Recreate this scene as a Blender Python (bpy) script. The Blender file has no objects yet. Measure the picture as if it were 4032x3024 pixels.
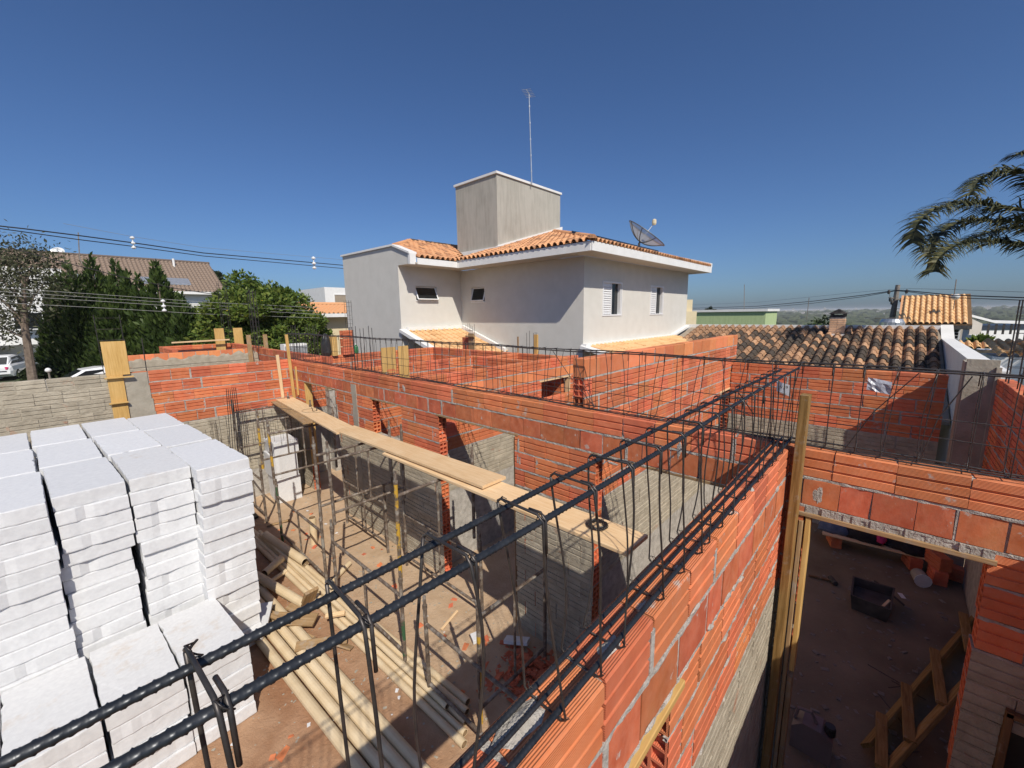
import bpy, math, random
import numpy as np
from mathutils import Matrix, Vector
random.seed(7); np.random.seed(7)
SC = bpy.context.scene
COL = SC.collection
# ------------------------------------------------------------------ camera
CAMZ = 3.75
F_PX, PITCH, ROLL, YAW = 1626.0, math.radians(9.54), math.radians(0.827), math.radians(42.9)
cp, sp, cr, sr = math.cos(PITCH), math.sin(PITCH), math.cos(ROLL), math.sin(ROLL)
RM = np.array([[1, 0, 0], [0, cp, sp], [0, -sp, cp]]) @ np.array([[cr, -sr, 0], [sr, cr, 0], [0, 0, 1]])
LV = np.array([[math.sin(YAW), 0, math.cos(YAW)], [-math.cos(YAW), 0, math.sin(YAW)], [0, -1, 0]])
CW = LV @ RM
cam_d = bpy.data.cameras.new('camera'); cam = bpy.data.objects.new('camera', cam_d); COL.objects.link(cam)
cam_d.sensor_width = 36; cam_d.lens = F_PX / 4032 * 36; cam_d.clip_start = 0.02; cam_d.clip_end = 20000
cam.matrix_world = Matrix(((CW[0][0], -CW[0][1], -CW[0][2], 0), (CW[1][0], -CW[1][1], -CW[1][2], 0),
                           (CW[2][0], -CW[2][1], -CW[2][2], CAMZ), (0, 0, 0, 1)))
SC.camera = cam
def at(px, py, fw):
    """world point that lies fw metres ahead in the direction of a photo pixel (for the far background)"""
    d = CW @ np.array([(px - 2016) / F_PX, (py - 1512) / F_PX, 1.0])
    k = fw / (d[0] * math.cos(YAW) + d[1] * math.sin(YAW))
    return Vector((d[0] * k, d[1] * k, d[2] * k + CAMZ))
# ------------------------------------------------------------------ sky, sun, exposure
SUN = Vector((-0.46, -0.92, 1.03)).normalized()
w = bpy.data.worlds.new('World'); SC.world = w; w.use_nodes = True
nt = w.node_tree; nt.nodes.clear()
sky = nt.nodes.new('ShaderNodeTexSky'); sky.sky_type = 'NISHITA'; sky.sun_disc = False
sky.sun_elevation = math.asin(SUN.z); sky.sun_rotation = math.atan2(SUN.x, SUN.y)
sky.altitude = 900; sky.air_density = 1.0; sky.dust_density = 2.6; sky.ozone_density = 4.5
bg = nt.nodes.new('ShaderNodeBackground'); bg.inputs[1].default_value = 0.095
out = nt.nodes.new('ShaderNodeOutputWorld')
tint = nt.nodes.new('ShaderNodeMix'); tint.data_type = 'RGBA'; tint.blend_type = 'MULTIPLY'; tint.inputs[0].default_value = 1.0
tint.inputs[7].default_value = (0.63, 0.785, 1.0, 1)
nt.links.new(sky.outputs[0], tint.inputs[6]); nt.links.new(tint.outputs[2], bg.inputs[0]); nt.links.new(bg.outputs[0], out.inputs[0])
sd = bpy.data.lights.new('sun', 'SUN'); sd.energy = 4.6; sd.angle = math.radians(0.53); sd.color = (1, 0.93, 0.82)
so = bpy.data.objects.new('sun', sd); COL.objects.link(so)
so.rotation_euler = (-SUN).to_track_quat('-Z', 'Y').to_euler(); so.location = (0, 0, 40)
SC.view_settings.view_transform = 'Standard'; SC.view_settings.look = 'None'
SC.view_settings.exposure = 0.0; SC.view_settings.gamma = 1.0; SC.view_settings.use_curve_mapping = False
SC.cycles.max_bounces = 6; SC.cycles.diffuse_bounces = 3; SC.cycles.glossy_bounces = 2
SC.cycles.transparent_max_bounces = 6
# ------------------------------------------------------------------ materials
MATS = {}
def _nodes(name):
    m = bpy.data.materials.new(name); m.use_nodes = True
    t = m.node_tree; b = t.nodes['Principled BSDF']; MATS[name] = m
    N = lambda k, **kw: (lambda n: ([setattr(n, a, v) for a, v in kw.items()], n)[1])(t.nodes.new(k))
    L = t.links.new
    tc = N('ShaderNodeTexCoord'); oi = N('ShaderNodeObjectInfo')
    mul = N('ShaderNodeMath', operation='MULTIPLY'); mul.inputs[1].default_value = 37.0; L(oi.outputs['Random'], mul.inputs[0])
    add = N('ShaderNodeVectorMath', operation='ADD'); L(tc.outputs['Object'], add.inputs[0]); L(mul.outputs[0], add.inputs[1])
    return m, t, b, N, L, tc, oi, add.outputs[0]
def _ramp(N, L, src, stops):
    r = N('ShaderNodeValToRGB'); e = r.color_ramp.elements
    while len(e) < len(stops): e.new(0.5)
    for i, (p, c) in enumerate(stops): e[i].position = p; e[i].color = (*c, 1)
    L(src, r.inputs[0]); return r.outputs[0]
def _noise(N, L, vec, scale, detail=4, rough=0.55):
    n = N('ShaderNodeTexNoise'); n.inputs['Scale'].default_value = scale; n.inputs['Detail'].default_value = detail
    n.inputs['Roughness'].default_value = rough; L(vec, n.inputs['Vector']); return n.outputs[0]
def _mix(N, L, fac, a, b, mode='MIX'):
    m = N('ShaderNodeMix', data_type='RGBA', blend_type=mode)
    if isinstance(fac, float): m.inputs[0].default_value = fac
    else: L(fac, m.inputs[0])
    for s, v in ((6, a), (7, b)):
        if isinstance(v, tuple): m.inputs[s].default_value = (*v, 1)
        else: L(v, m.inputs[s])
    return m.outputs[2]
def _math(N, L, op, a, b=0.0, c=0.0, clamp=False):
    m = N('ShaderNodeMath', operation=op, use_clamp=clamp)
    for i, v in enumerate((a, b, c)):
        if isinstance(v, (int, float)): m.inputs[i].default_value = v
        else: L(v, m.inputs[i])
    return m.outputs[0]
def _vary(N, L, oi, col, amt, hue=0.0):
    h = N('ShaderNodeHueSaturation')
    v = _math(N, L, 'MULTIPLY_ADD', oi.outputs['Random'], 2 * amt, 1 - amt); L(v, h.inputs['Value'])
    if hue: L(_math(N, L, 'MULTIPLY_ADD', _math(N, L, 'FRACT', _math(N, L, 'MULTIPLY', oi.outputs['Random'], 7.3)), 2 * hue, 0.5 - hue), h.inputs['Hue'])
    L(col, h.inputs['Color']); return h.outputs[0]
def _bump(N, L, b, height, strength, dist=0.01):
    n = N('ShaderNodeBump'); n.inputs['Strength'].default_value = strength; n.inputs['Distance'].default_value = dist
    L(height, n.inputs['Height']); L(n.outputs[0], b.inputs['Normal'])
def plain(name, c1, c2, scale=6, rough=0.7, bump=0.0, bscale=None, var=0.0, metal=0.0, stretch=None, spec=None, bdist=0.01):
    m, t, b, N, L, tc, oi, vec = _nodes(name)
    if stretch:
        mp = N('ShaderNodeMapping'); mp.inputs['Scale'].default_value = stretch; L(vec, mp.inputs[0]); vec = mp.outputs[0]
    f = _noise(N, L, vec, scale, 6)
    col = _ramp(N, L, f, [(0.3, c1), (0.7, c2)])
    if var: col = _vary(N, L, oi, col, var)
    L(col, b.inputs['Base Color']); b.inputs['Roughness'].default_value = rough; b.inputs['Metallic'].default_value = metal
    if spec is not None: b.inputs['Specular IOR Level'].default_value = spec
    if bump: _bump(N, L, b, _noise(N, L, vec, bscale or scale * 4, 5), bump, bdist)
    return m
def clay(name, c1, c2, ridged, smear=0.0):
    m, t, b, N, L, tc, oi, vec = _nodes(name)
    col = _ramp(N, L, _noise(N, L, vec, 9, 6), [(0.25, c1), (0.75, c2)])
    st = _ramp(N, L, _noise(N, L, vec, 5, 3), [(0.52, (0, 0, 0)), (0.75, (1, 1, 1))])
    stm = N('ShaderNodeSeparateColor'); L(st, stm.inputs[0])
    col = _mix(N, L, _math(N, L, 'MULTIPLY', stm.outputs[0], 0.35), col, (0.36, 0.15, 0.07) if ridged else (0.42, 0.2, 0.08))
    du = N('ShaderNodeSeparateColor'); L(_ramp(N, L, _noise(N, L, vec, 16, 7, 0.75), [(0.42, (0, 0, 0)), (0.72, (1, 1, 1))]), du.inputs[0])
    col = _mix(N, L, _math(N, L, 'MULTIPLY', du.outputs[0], 0.17), col, (0.66, 0.40, 0.28))
    col = _vary(N, L, oi, col, 0.19, 0.007)
    if smear:
        sm = _ramp(N, L, _noise(N, L, vec, 11, 8, 0.65), [(0.70 - smear, (0, 0, 0)), (0.76 - smear, (1, 1, 1))])
        s2 = N('ShaderNodeSeparateColor'); L(sm, s2.inputs[0])
        col = _mix(N, L, _math(N, L, 'MULTIPLY', s2.outputs[0], 0.75), col, (0.47, 0.44, 0.39))
    L(col, b.inputs['Base Color']); b.inputs['Roughness'].default_value = 0.8; b.inputs['Specular IOR Level'].default_value = 0.25
    h = _math(N, L, 'MULTIPLY', _noise(N, L, vec, 60, 4), 0.3)
    if ridged:
        s = N('ShaderNodeSeparateXYZ'); L(tc.outputs['Object'], s.inputs[0])
        nn = N('ShaderNodeSeparateXYZ'); L(tc.outputs['Normal'], nn.inputs[0])
        top = _math(N, L, 'GREATER_THAN', _math(N, L, 'ABSOLUTE', nn.outputs[2]), 0.6)
        cz = _math(N, L, 'ADD', _math(N, L, 'MULTIPLY', s.outputs[2], _math(N, L, 'SUBTRACT', 1.0, top)), _math(N, L, 'MULTIPLY', s.outputs[1], top))
        sn = _math(N, L, 'SINE', _math(N, L, 'MULTIPLY', cz, 2 * math.pi / 0.0072))
        h = _math(N, L, 'ADD', h, _math(N, L, 'MULTIPLY', sn, 0.25))
    _bump(N, L, b, h, 0.8, 0.004)
    return m
clay('clay_ridged', (0.60, 0.152, 0.064), (0.73, 0.222, 0.100), True, 0.0)
clay('clay_smeared', (0.58, 0.16, 0.062), (0.68, 0.22, 0.095), True, 0.10)
clay('clay_smooth', (0.38, 0.088, 0.036), (0.58, 0.170, 0.078), False, 0.08)
clay('clay_bright', (0.66, 0.205, 0.08), (0.74, 0.255, 0.105), False, 0.0)
def coat_mat():
    m, t, b, N, L, tc, oi, vec = _nodes('cement_coat')
    n1 = _noise(N, L, vec, 7, 6)
    col = _ramp(N, L, n1, [(0.3, (0.34, 0.295, 0.225)), (0.7, (0.49, 0.435, 0.34))])
    r = _ramp(N, L, _noise(N, L, vec, 4, 4), [(0.66, (0, 0, 0)), (0.74, (1, 1, 1))])
    s = N('ShaderNodeSeparateColor'); L(r, s.inputs[0])
    col = _mix(N, L, _math(N, L, 'MULTIPLY', s.outputs[0], 0.5), col, (0.45, 0.13, 0.06))
    col = _vary(N, L, oi, col, 0.08)
    L(col, b.inputs['Base Color']); b.inputs['Roughness'].default_value = 0.95; b.inputs['Specular IOR Level'].default_value = 0.15
    _bump(N, L, b, _noise(N, L, vec, 45, 6, 0.7), 1.0, 0.012)
coat_mat()
plain('mortar', (0.32, 0.295, 0.26), (0.52, 0.485, 0.435), 14, 0.95, 1.0, 70, spec=0.15, bdist=0.012)
plain('mortar_clay', (0.42, 0.17, 0.09), (0.45, 0.3, 0.2), 9, 0.95, 0.6, 50, spec=0.15)
plain('concrete', (0.30, 0.27, 0.215), (0.42, 0.38, 0.31), 5, 0.9, 0.7, 30, spec=0.2)
plain('foam', (0.62, 0.625, 0.635), (0.70, 0.705, 0.71), 30, 0.65, 0.5, 170, spec=0.3, bdist=0.004, var=0.045)
def foam_soiled():
    m, t, b, N, L, tc, oi, vec = _nodes('foam_soiled')
    col = _ramp(N, L, _noise(N, L, vec, 30, 4), [(0.3, (0.60, 0.60, 0.60)), (0.7, (0.68, 0.68, 0.675))])
    st = _ramp(N, L, _noise(N, L, vec, 3.5, 7, 0.7), [(0.55, (0, 0, 0)), (0.75, (1, 1, 1))])
    s = N('ShaderNodeSeparateColor'); L(st, s.inputs[0])
    nn = N('ShaderNodeSeparateXYZ'); L(tc.outputs['Normal'], nn.inputs[0])
    f = _math(N, L, 'MULTIPLY', s.outputs[0], _math(N, L, 'MULTIPLY', _math(N, L, 'GREATER_THAN', nn.outputs[2], 0.5), 0.7))
    col = _mix(N, L, f, col, (0.50, 0.38, 0.26))
    L(col, b.inputs['Base Color']); b.inputs['Roughness'].default_value = 0.7
    _bump(N, L, b, _noise(N, L, vec, 170, 3), 0.5, 0.004)
foam_soiled()
plain('rebar', (0.022, 0.026, 0.032), (0.045, 0.048, 0.054), 30, 0.36, 0.0, metal=0.45)
plain('rebar_thin', (0.045, 0.043, 0.045), (0.10, 0.085, 0.075), 40, 0.45, 0.0, metal=0.6)
plain('tie_wire', (0.04, 0.035, 0.03), (0.09, 0.07, 0.05), 60, 0.55, metal=0.4)
def scaffold_mat(name, paint, amt):
    m, t, b, N, L, tc, oi, vec = _nodes(name)
    base = _ramp(N, L, _noise(N, L, vec, 14, 7, 0.7), [(0.3, (0.075, 0.055, 0.042)), (0.5, (0.16, 0.12, 0.09)), (0.66, (0.34, 0.31, 0.27))])
    p = _ramp(N, L, _noise(N, L, vec, 3.0, 5, 0.6), [(0.62 - amt, (0, 0, 0)), (0.66 - amt, (1, 1, 1))])
    s = N('ShaderNodeSeparateColor'); L(p, s.inputs[0])
    col = _mix(N, L, s.outputs[0], base, paint)
    L(col, b.inputs['Base Color']); b.inputs['Roughness'].default_value = 0.6; b.inputs['Metallic'].default_value = 0.15
    _bump(N, L, b, _noise(N, L, vec, 60, 4), 0.5, 0.004)
scaffold_mat('steel_worn', (0.30, 0.28, 0.24), 0.02)
scaffold_mat('steel_yellow', (0.55, 0.33, 0.04), 0.12)
scaffold_mat('steel_green', (0.04, 0.11, 0.05), 0.12)
def wood(name, c1, c2, c3, dirt=0.0):
    m, t, b, N, L, tc, oi, vec = _nodes(name)
    mp = N('ShaderNodeMapping'); mp.inputs['Scale'].default_value = (0.9, 14, 14); L(vec, mp.inputs[0])
    g = _noise(N, L, mp.outputs[0], 4, 5, 0.6)
    col = _ramp(N, L, g, [(0.3, c1), (0.55, c2), (0.75, c3)])
    col = _mix(N, L, 0.35, col, _ramp(N, L, _noise(N, L, vec, 2.5, 4), [(0.3, c1), (0.7, c3)]), 'MULTIPLY' if dirt else 'MIX')
    col = _vary(N, L, oi, col, 0.1)
    if dirt:
        d = _ramp(N, L, _noise(N, L, vec, 8, 7, 0.7), [(0.58 - dirt, (0, 0, 0)), (0.75 - dirt, (1, 1, 1))])
        s = N('ShaderNodeSeparateColor'); L(d, s.inputs[0])
        col = _mix(N, L, _math(N, L, 'MULTIPLY', s.outputs[0], 0.7), col, (0.34, 0.31, 0.27))
    L(col, b.inputs['Base Color']); b.inputs['Roughness'].default_value = 0.75; b.inputs['Specular IOR Level'].default_value = 0.25
    _bump(N, L, b, g, 0.35, 0.006)
wood('pine', (0.62, 0.40, 0.20), (0.76, 0.54, 0.31), (0.80, 0.62, 0.40))
wood('wood_post', (0.22, 0.125, 0.035), (0.38, 0.235, 0.085), (0.48, 0.31, 0.13), 0.01)
wood('pine_yellow', (0.44, 0.25, 0.07), (0.60, 0.38, 0.13), (0.68, 0.46, 0.2))
wood('wood_dirty', (0.30, 0.2, 0.1), (0.44, 0.3, 0.16), (0.55, 0.4, 0.24), 0.06)
wood('wood_dark', (0.17, 0.10, 0.05), (0.25, 0.15, 0.075), (0.33, 0.21, 0.11), 0.02)
plain('pvc', (0.60, 0.46, 0.28), (0.70, 0.57, 0.38), 5, 0.5, 0.15, 40, var=0.06)
plain('pvc_shaded', (0.20, 0.13, 0.07), (0.26, 0.17, 0.09), 5, 0.7)  # darker copy of the pvc: shade inside the bores put into the colour
def earth():
    m, t, b, N, L, tc, oi, vec = _nodes('earth')
    vec = tc.outputs['Object']
    big = _noise(N, L, vec, 0.35, 6, 0.6); mid = _noise(N, L, vec, 3.5, 7, 0.65); fine = _noise(N, L, vec, 40, 6, 0.7)
    red = _ramp(N, L, mid, [(0.3, (0.26, 0.115, 0.055)), (0.7, (0.40, 0.21, 0.115))])
    dry = _ramp(N, L, mid, [(0.3, (0.42, 0.29, 0.18)), (0.7, (0.54, 0.40, 0.27))])
    f = N('ShaderNodeSeparateColor'); L(_ramp(N, L, big, [(0.42, (0, 0, 0)), (0.56, (1, 1, 1))]), f.inputs[0])
    sx = N('ShaderNodeSeparateXYZ'); L(vec, sx.inputs[0])
    sand = _math(N, L, 'MULTIPLY_ADD', sx.outputs[0], 0.95, -1.25, clamp=True)
    fac = _math(N, L, 'MAXIMUM', _math(N, L, 'MULTIPLY', f.outputs[0], 0.35), sand)
    col = _mix(N, L, fac, red, dry)
    sp_ = N('ShaderNodeSeparateColor'); L(_ramp(N, L, fine, [(0.70, (0, 0, 0)), (0.73, (1, 1, 1))]), sp_.inputs[0])
    col = _mix(N, L, _math(N, L, 'MULTIPLY', sp_.outputs[0], 0.55), col, (0.62, 0.57, 0.52))
    rr = N('ShaderNodeSeparateColor'); L(_ramp(N, L, _noise(N, L, vec, 26, 5, 0.7), [(0.68, (0, 0, 0)), (0.72, (1, 1, 1))]), rr.inputs[0])
    col = _mix(N, L, _math(N, L, 'MULTIPLY', rr.outputs[0], 0.6), col, (0.46, 0.14, 0.06))
    L(col, b.inputs['Base Color']); b.inputs['Roughness'].default_value = 0.95; b.inputs['Specular IOR Level'].default_value = 0.15
    _bump(N, L, b, _math(N, L, 'ADD', _noise(N, L, vec, 14, 7, 0.7), _math(N, L, 'MULTIPLY', fine, 0.4)), 0.9, 0.02)
earth()
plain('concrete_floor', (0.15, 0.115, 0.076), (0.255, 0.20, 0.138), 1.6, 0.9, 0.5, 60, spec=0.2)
def tile_mat(name, fresh, mid, dark, p):
    m, t, b, N, L, tc, oi, vec = _nodes(name)
    rnd = _math(N, L, 'ADD', _math(N, L, 'MULTIPLY', oi.outputs['Random'], 0.50), _math(N, L, 'MULTIPLY', _noise(N, L, vec, 13, 7, 0.75), 0.78))
    col = _ramp(N, L, rnd, [(p - 0.22, fresh), (p, mid), (p + 0.25, dark)])
    L(col, b.inputs['Base Color']); b.inputs['Roughness'].default_value = 0.85; b.inputs['Specular IOR Level'].default_value = 0.2
    _bump(N, L, b, _noise(N, L, vec, 50, 4), 0.4, 0.006)
tile_mat('tile_old', (0.66, 0.43, 0.27), (0.44, 0.25, 0.14), (0.075, 0.06, 0.048), 0.44)
tile_mat('tile_mid', (0.68, 0.36, 0.18), (0.58, 0.29, 0.15), (0.16, 0.10, 0.065), 0.72)
tile_mat('tile_new', (0.74, 0.47, 0.24), (0.68, 0.42, 0.2), (0.48, 0.26, 0.12), 0.8)
tile_mat('tile_grey', (0.30, 0.225, 0.17), (0.24, 0.18, 0.14), (0.15, 0.115, 0.095), 0.6)
plain('white_paint', (0.72, 0.71, 0.68), (0.80, 0.79, 0.77), 3, 0.7, 0.2, 60)
plain('house_plaster', (0.60, 0.58, 0.53), (0.65, 0.63, 0.58), 3, 0.9, 0.8, 70, spec=0.2, bdist=0.008)
plain('soffit', (0.52, 0.47, 0.40), (0.56, 0.51, 0.45), 3, 0.9)
def tank_mat():
    m, t, b, N, L, tc, oi, vec = _nodes('stained_plaster')
    mp = N('ShaderNodeMapping'); mp.inputs['Scale'].default_value = (3, 3, 0.35); L(vec, mp.inputs[0])
    f = _noise(N, L, mp.outputs[0], 3, 8, 0.7)
    f2 = _noise(N, L, vec, 1.1, 5)
    col = _ramp(N, L, _math(N, L, 'MULTIPLY_ADD', f, 0.6, _math(N, L, 'MULTIPLY', f2, 0.4)), [(0.36, (0.33, 0.31, 0.265)), (0.56, (0.44, 0.415, 0.36))])
    L(col, b.inputs['Base Color']); b.inputs['Roughness'].default_value = 0.95
    _bump(N, L, b, _noise(N, L, vec, 60, 5), 0.7, 0.008)
tank_mat()
def glass(name, c, rough=0.08):
    m, t, b, N, L, tc, oi, vec = _nodes(name)
    L(_ramp(N, L, _noise(N, L, vec, 1.5, 2), [(0.3, c), (0.7, tuple(x * 1.5 for x in c))]), b.inputs['Base Color'])
    b.inputs['Roughness'].default_value = rough; b.inputs['Specular IOR Level'].default_value = 0.6
glass('glass_dark', (0.012, 0.014, 0.016))
plain('aluminium', (0.72, 0.72, 0.72), (0.78, 0.78, 0.78), 4, 0.45)
def leafmat(name, c1, c2, c3, trans=0.25):
    m, t, b, N, L, tc, oi, vec = _nodes(name)
    g = N('ShaderNodeNewGeometry')
    col = _ramp(N, L, g.outputs['Random Per Island'], [(0.05, c1), (0.5, c2), (0.95, c3)])
    L(col, b.inputs['Base Color']); b.inputs['Roughness'].default_value = 0.55; b.inputs['Specular IOR Level'].default_value = 0.3
    tr = N('ShaderNodeBsdfTranslucent'); L(col, tr.inputs[0])
    mx = N('ShaderNodeMixShader'); mx.inputs[0].default_value = trans
    o = [n for n in t.nodes if n.type == 'OUTPUT_MATERIAL'][0]
    L(b.outputs[0], mx.inputs[1]); L(tr.outputs[0], mx.inputs[2]); L(mx.outputs[0], o.inputs[0])
leafmat('conifer_leaf', (0.026, 0.048, 0.010), (0.050, 0.085, 0.018), (0.090, 0.130, 0.030))
leafmat('bush_leaf', (0.055, 0.095, 0.014), (0.105, 0.160, 0.026), (0.200, 0.240, 0.045))
leafmat('dark_leaf', (0.020, 0.036, 0.012), (0.038, 0.058, 0.020), (0.065, 0.085, 0.035))
leafmat('dry_leaf', (0.050, 0.055, 0.028), (0.085, 0.09, 0.045), (0.14, 0.14, 0.08))
leafmat('palm_leaf', (0.022, 0.028, 0.014), (0.045, 0.052, 0.022), (0.13, 0.12, 0.045), 0.12)
leafmat('yellow_flower', (0.55, 0.42, 0.03), (0.62, 0.5, 0.05), (0.7, 0.55, 0.08))
plain('bark', (0.10, 0.075, 0.055), (0.22, 0.17, 0.13), 8, 0.9, 0.8, 30)
plain('grey_post', (0.16, 0.14, 0.12), (0.26, 0.23, 0.2), 8, 0.9, 0.5, 30)
plain('black_cable', (0.015, 0.015, 0.016), (0.03, 0.03, 0.03), 8, 0.6)
plain('grey_cable', (0.22, 0.22, 0.21), (0.3, 0.3, 0.29), 8, 0.6)
plain('porcelain', (0.72, 0.73, 0.72), (0.8, 0.8, 0.8), 8, 0.25)
plain('black_plastic', (0.012, 0.012, 0.013), (0.028, 0.027, 0.027), 6, 0.45, 0.3, 20)
plain('dusty_black', (0.035, 0.032, 0.03), (0.10, 0.09, 0.08), 7, 0.8, 0.4, 30)
plain('car_white', (0.74, 0.75, 0.76), (0.78, 0.78, 0.79), 2, 0.25)
plain('rubber', (0.012, 0.012, 0.012), (0.02, 0.02, 0.02), 9, 0.8)
plain('car_glass', (0.012, 0.015, 0.018), (0.02, 0.024, 0.028), 2, 0.08)
plain('green_paint', (0.38, 0.48, 0.24), (0.45, 0.55, 0.29), 4, 0.85, 0.5, 40, stretch=(2, 2, 0.4))
plain('cream_paint', (0.62, 0.52, 0.33), (0.68, 0.58, 0.39), 3, 0.85)
plain('brown_paint', (0.30, 0.24, 0.18), (0.34, 0.28, 0.21), 3, 0.85)
plain('bottle_green', (0.03, 0.16, 0.06), (0.05, 0.22, 0.09), 6, 0.3)
plain('galvanised', (0.42, 0.44, 0.46), (0.55, 0.57, 0.6), 5, 0.35, metal=0.6)
def dish_mat():
    m, t, b, N, L, tc, oi, vec = _nodes('mesh_dish')
    L(_ramp(N, L, _noise(N, L, vec, 20, 3), [(0.3, (0.42, 0.40, 0.38)), (0.7, (0.5, 0.48, 0.46))]), b.inputs['Base Color']); b.inputs['Roughness'].default_value = 0.6
    tr = N('ShaderNodeBsdfTransparent'); mx = N('ShaderNodeMixShader'); mx.inputs[0].default_value = 0.45
    o = [n for n in t.nodes if n.type == 'OUTPUT_MATERIAL'][0]
    L(b.outputs[0], mx.inputs[1]); L(tr.outputs[0], mx.inputs[2]); L(mx.outputs[0], o.inputs[0])
dish_mat()
plain('dish_rim', (0.10, 0.10, 0.10), (0.15, 0.15, 0.15), 6, 0.5, metal=0.3)
plain('small_brick', (0.58, 0.34, 0.20), (0.70, 0.45, 0.29), 12, 0.9, 0.4, 50, var=0.15)
plain('denim', (0.07, 0.10, 0.17), (0.13, 0.17, 0.25), 12, 0.95, 0.6, 30)
plain('black_cloth', (0.012, 0.012, 0.014), (0.03, 0.028, 0.03), 12, 0.95, 0.6, 30)
plain('pink_cloth', (0.55, 0.03, 0.13), (0.62, 0.05, 0.18), 12, 0.95)
plain('paper', (0.66, 0.66, 0.68), (0.76, 0.76, 0.78), 12, 0.5)
plain('tag_plastic', (0.26, 0.26, 0.30), (0.46, 0.46, 0.50), 25, 0.25, 0.5, 40)
plain('ink', (0.01, 0.01, 0.01), (0.015, 0.015, 0.015), 5, 0.8)
plain('jerrycan', (0.16, 0.11, 0.10), (0.21, 0.15, 0.14), 4, 0.5)
plain('asphalt', (0.30, 0.25, 0.2), (0.42, 0.35, 0.28), 2, 0.95, 0.4, 30)
plain('terrain', (0.035, 0.05, 0.022), (0.07, 0.085, 0.04), 0.01, 0.95)
plain('pool_cover', (0.02, 0.03, 0.045), (0.05, 0.06, 0.08), 3, 0.4)
plain('town_white', (0.42, 0.40, 0.37), (0.58, 0.55, 0.52), 0.02, 0.9)
plain('solar', (0.02, 0.025, 0.035), (0.03, 0.035, 0.05), 3, 0.2)
M = MATS
# ------------------------------------------------------------------ geometry helpers
class MB:
    def __init__(s): s.v = []; s.f = []
    def add(s, vs, fs):
        o = len(s.v); s.v += [tuple(p) for p in vs]; s.f += [tuple(i + o for i in f) for f in fs]; return s
    def box(s, x0, x1, y0, y1, z0, z1):
        return s.add([(x0, y0, z0), (x1, y0, z0), (x1, y1, z0), (x0, y1, z0), (x0, y0, z1), (x1, y0, z1), (x1, y1, z1), (x0, y1, z1)],
                     [(0, 3, 2, 1), (4, 5, 6, 7), (0, 1, 5, 4), (1, 2, 6, 5), (2, 3, 7, 6), (3, 0, 4, 7)])
    def hexa(s, b, t):
        return s.add(list(b) + list(t), [(3, 2, 1, 0), (4, 5, 6, 7), (0, 1, 5, 4), (1, 2, 6, 5), (2, 3, 7, 6), (3, 0, 4, 7)])
    def prism(s, pts, vec):
        n = len(pts); vec = Vector(vec); a = [Vector(p) for p in pts]
        return s.add(a + [p + vec for p in a], [tuple(range(n - 1, -1, -1)), tuple(range(n, 2 * n))] + [(i, (i + 1) % n, n + (i + 1) % n, n + i) for i in range(n)])
    def tube(s, pts, r, n=8, cap=True, r_end=None):
        pts = [Vector(p) for p in pts]; rings = []; prev = None
        for i, p in enumerate(pts):
            d = (pts[min(i + 1, len(pts) - 1)] - pts[max(i - 1, 0)])
            d = d.normalized() if d.length > 1e-9 else Vector((0, 0, 1))
            if prev is None:
                a = d.cross(Vector((0, 0, 1)) if abs(d.z) < 0.9 else Vector((1, 0, 0))).normalized()
            else:
                a = (prev - d * prev.dot(d)).normalized()
            prev = a; b = d.cross(a)
            rr = r if r_end is None else r + (r_end - r) * i / max(1, len(pts) - 1)
            if isinstance(r, (list, tuple)): rr = r[i]
            rings.append([p + (a * math.cos(2 * math.pi * k / n) + b * math.sin(2 * math.pi * k / n)) * rr for k in range(n)])
        vs = [q for ring in rings for q in ring]
        fs = [(i * n + k, i * n + (k + 1) % n, (i + 1) * n + (k + 1) % n, (i + 1) * n + k) for i in range(len(pts) - 1) for k in range(n)]
        if cap: fs += [tuple(range(n - 1, -1, -1)), tuple(range((len(pts) - 1) * n, len(pts) * n))]
        return s.add(vs, fs)
    def lathe(s, c, prof, n=16):
        c = Vector(c); vs = []; 
        for r, z in prof: vs += [c + Vector((r * math.cos(2 * math.pi * k / n), r * math.sin(2 * math.pi * k / n), z)) for k in range(n)]
        fs = [(i * n + k, i * n + (k + 1) % n, (i + 1) * n + (k + 1) % n, (i + 1) * n + k) for i in range(len(prof) - 1) for k in range(n)]
        fs += [tuple(range(n - 1, -1, -1)), tuple(range((len(prof) - 1) * n, len(prof) * n))]
        return s.add(vs, fs)
    def quad(s, a, b, c, d): return s.add([a, b, c, d], [(0, 1, 2, 3)])
    def mesh(s, name, mat, off=(0, 0, 0), smooth=False):
        me = bpy.data.meshes.new(name); o = off
        me.from_pydata([(x - o[0], y - o[1], z - o[2]) for x, y, z in s.v], [], s.f); me.materials.append(M[mat]); me.update()
        if smooth: me.polygons.foreach_set('use_smooth', [True] * len(me.polygons))
        return me
def tag(o, label=None, cat=None, group=None, kind=None):
    if label: o['label'] = label
    if cat: o['category'] = cat
    if group: o['group'] = group
    if kind: o['kind'] = kind
    return o
def empty(name, loc, label=None, cat=None, group=None, kind=None):
    o = bpy.data.objects.new(name, None); o.location = loc; COL.objects.link(o); o.empty_display_size = 0.1
    return tag(o, label, cat, group, kind)
def wloc(o):
    l = Vector(o.location)
    while o.parent: o = o.parent; l += Vector(o.location)
    return l
def inst(name, me, parent, mat4):
    """an object sharing mesh data, placed by a world matrix (parents carry translations only)"""
    o = bpy.data.objects.new(name, me); COL.objects.link(o)
    if parent is not None:
        o.parent = parent; mat4 = Matrix.Translation(-wloc(parent)) @ mat4
    o.matrix_local = mat4
    return o
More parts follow.
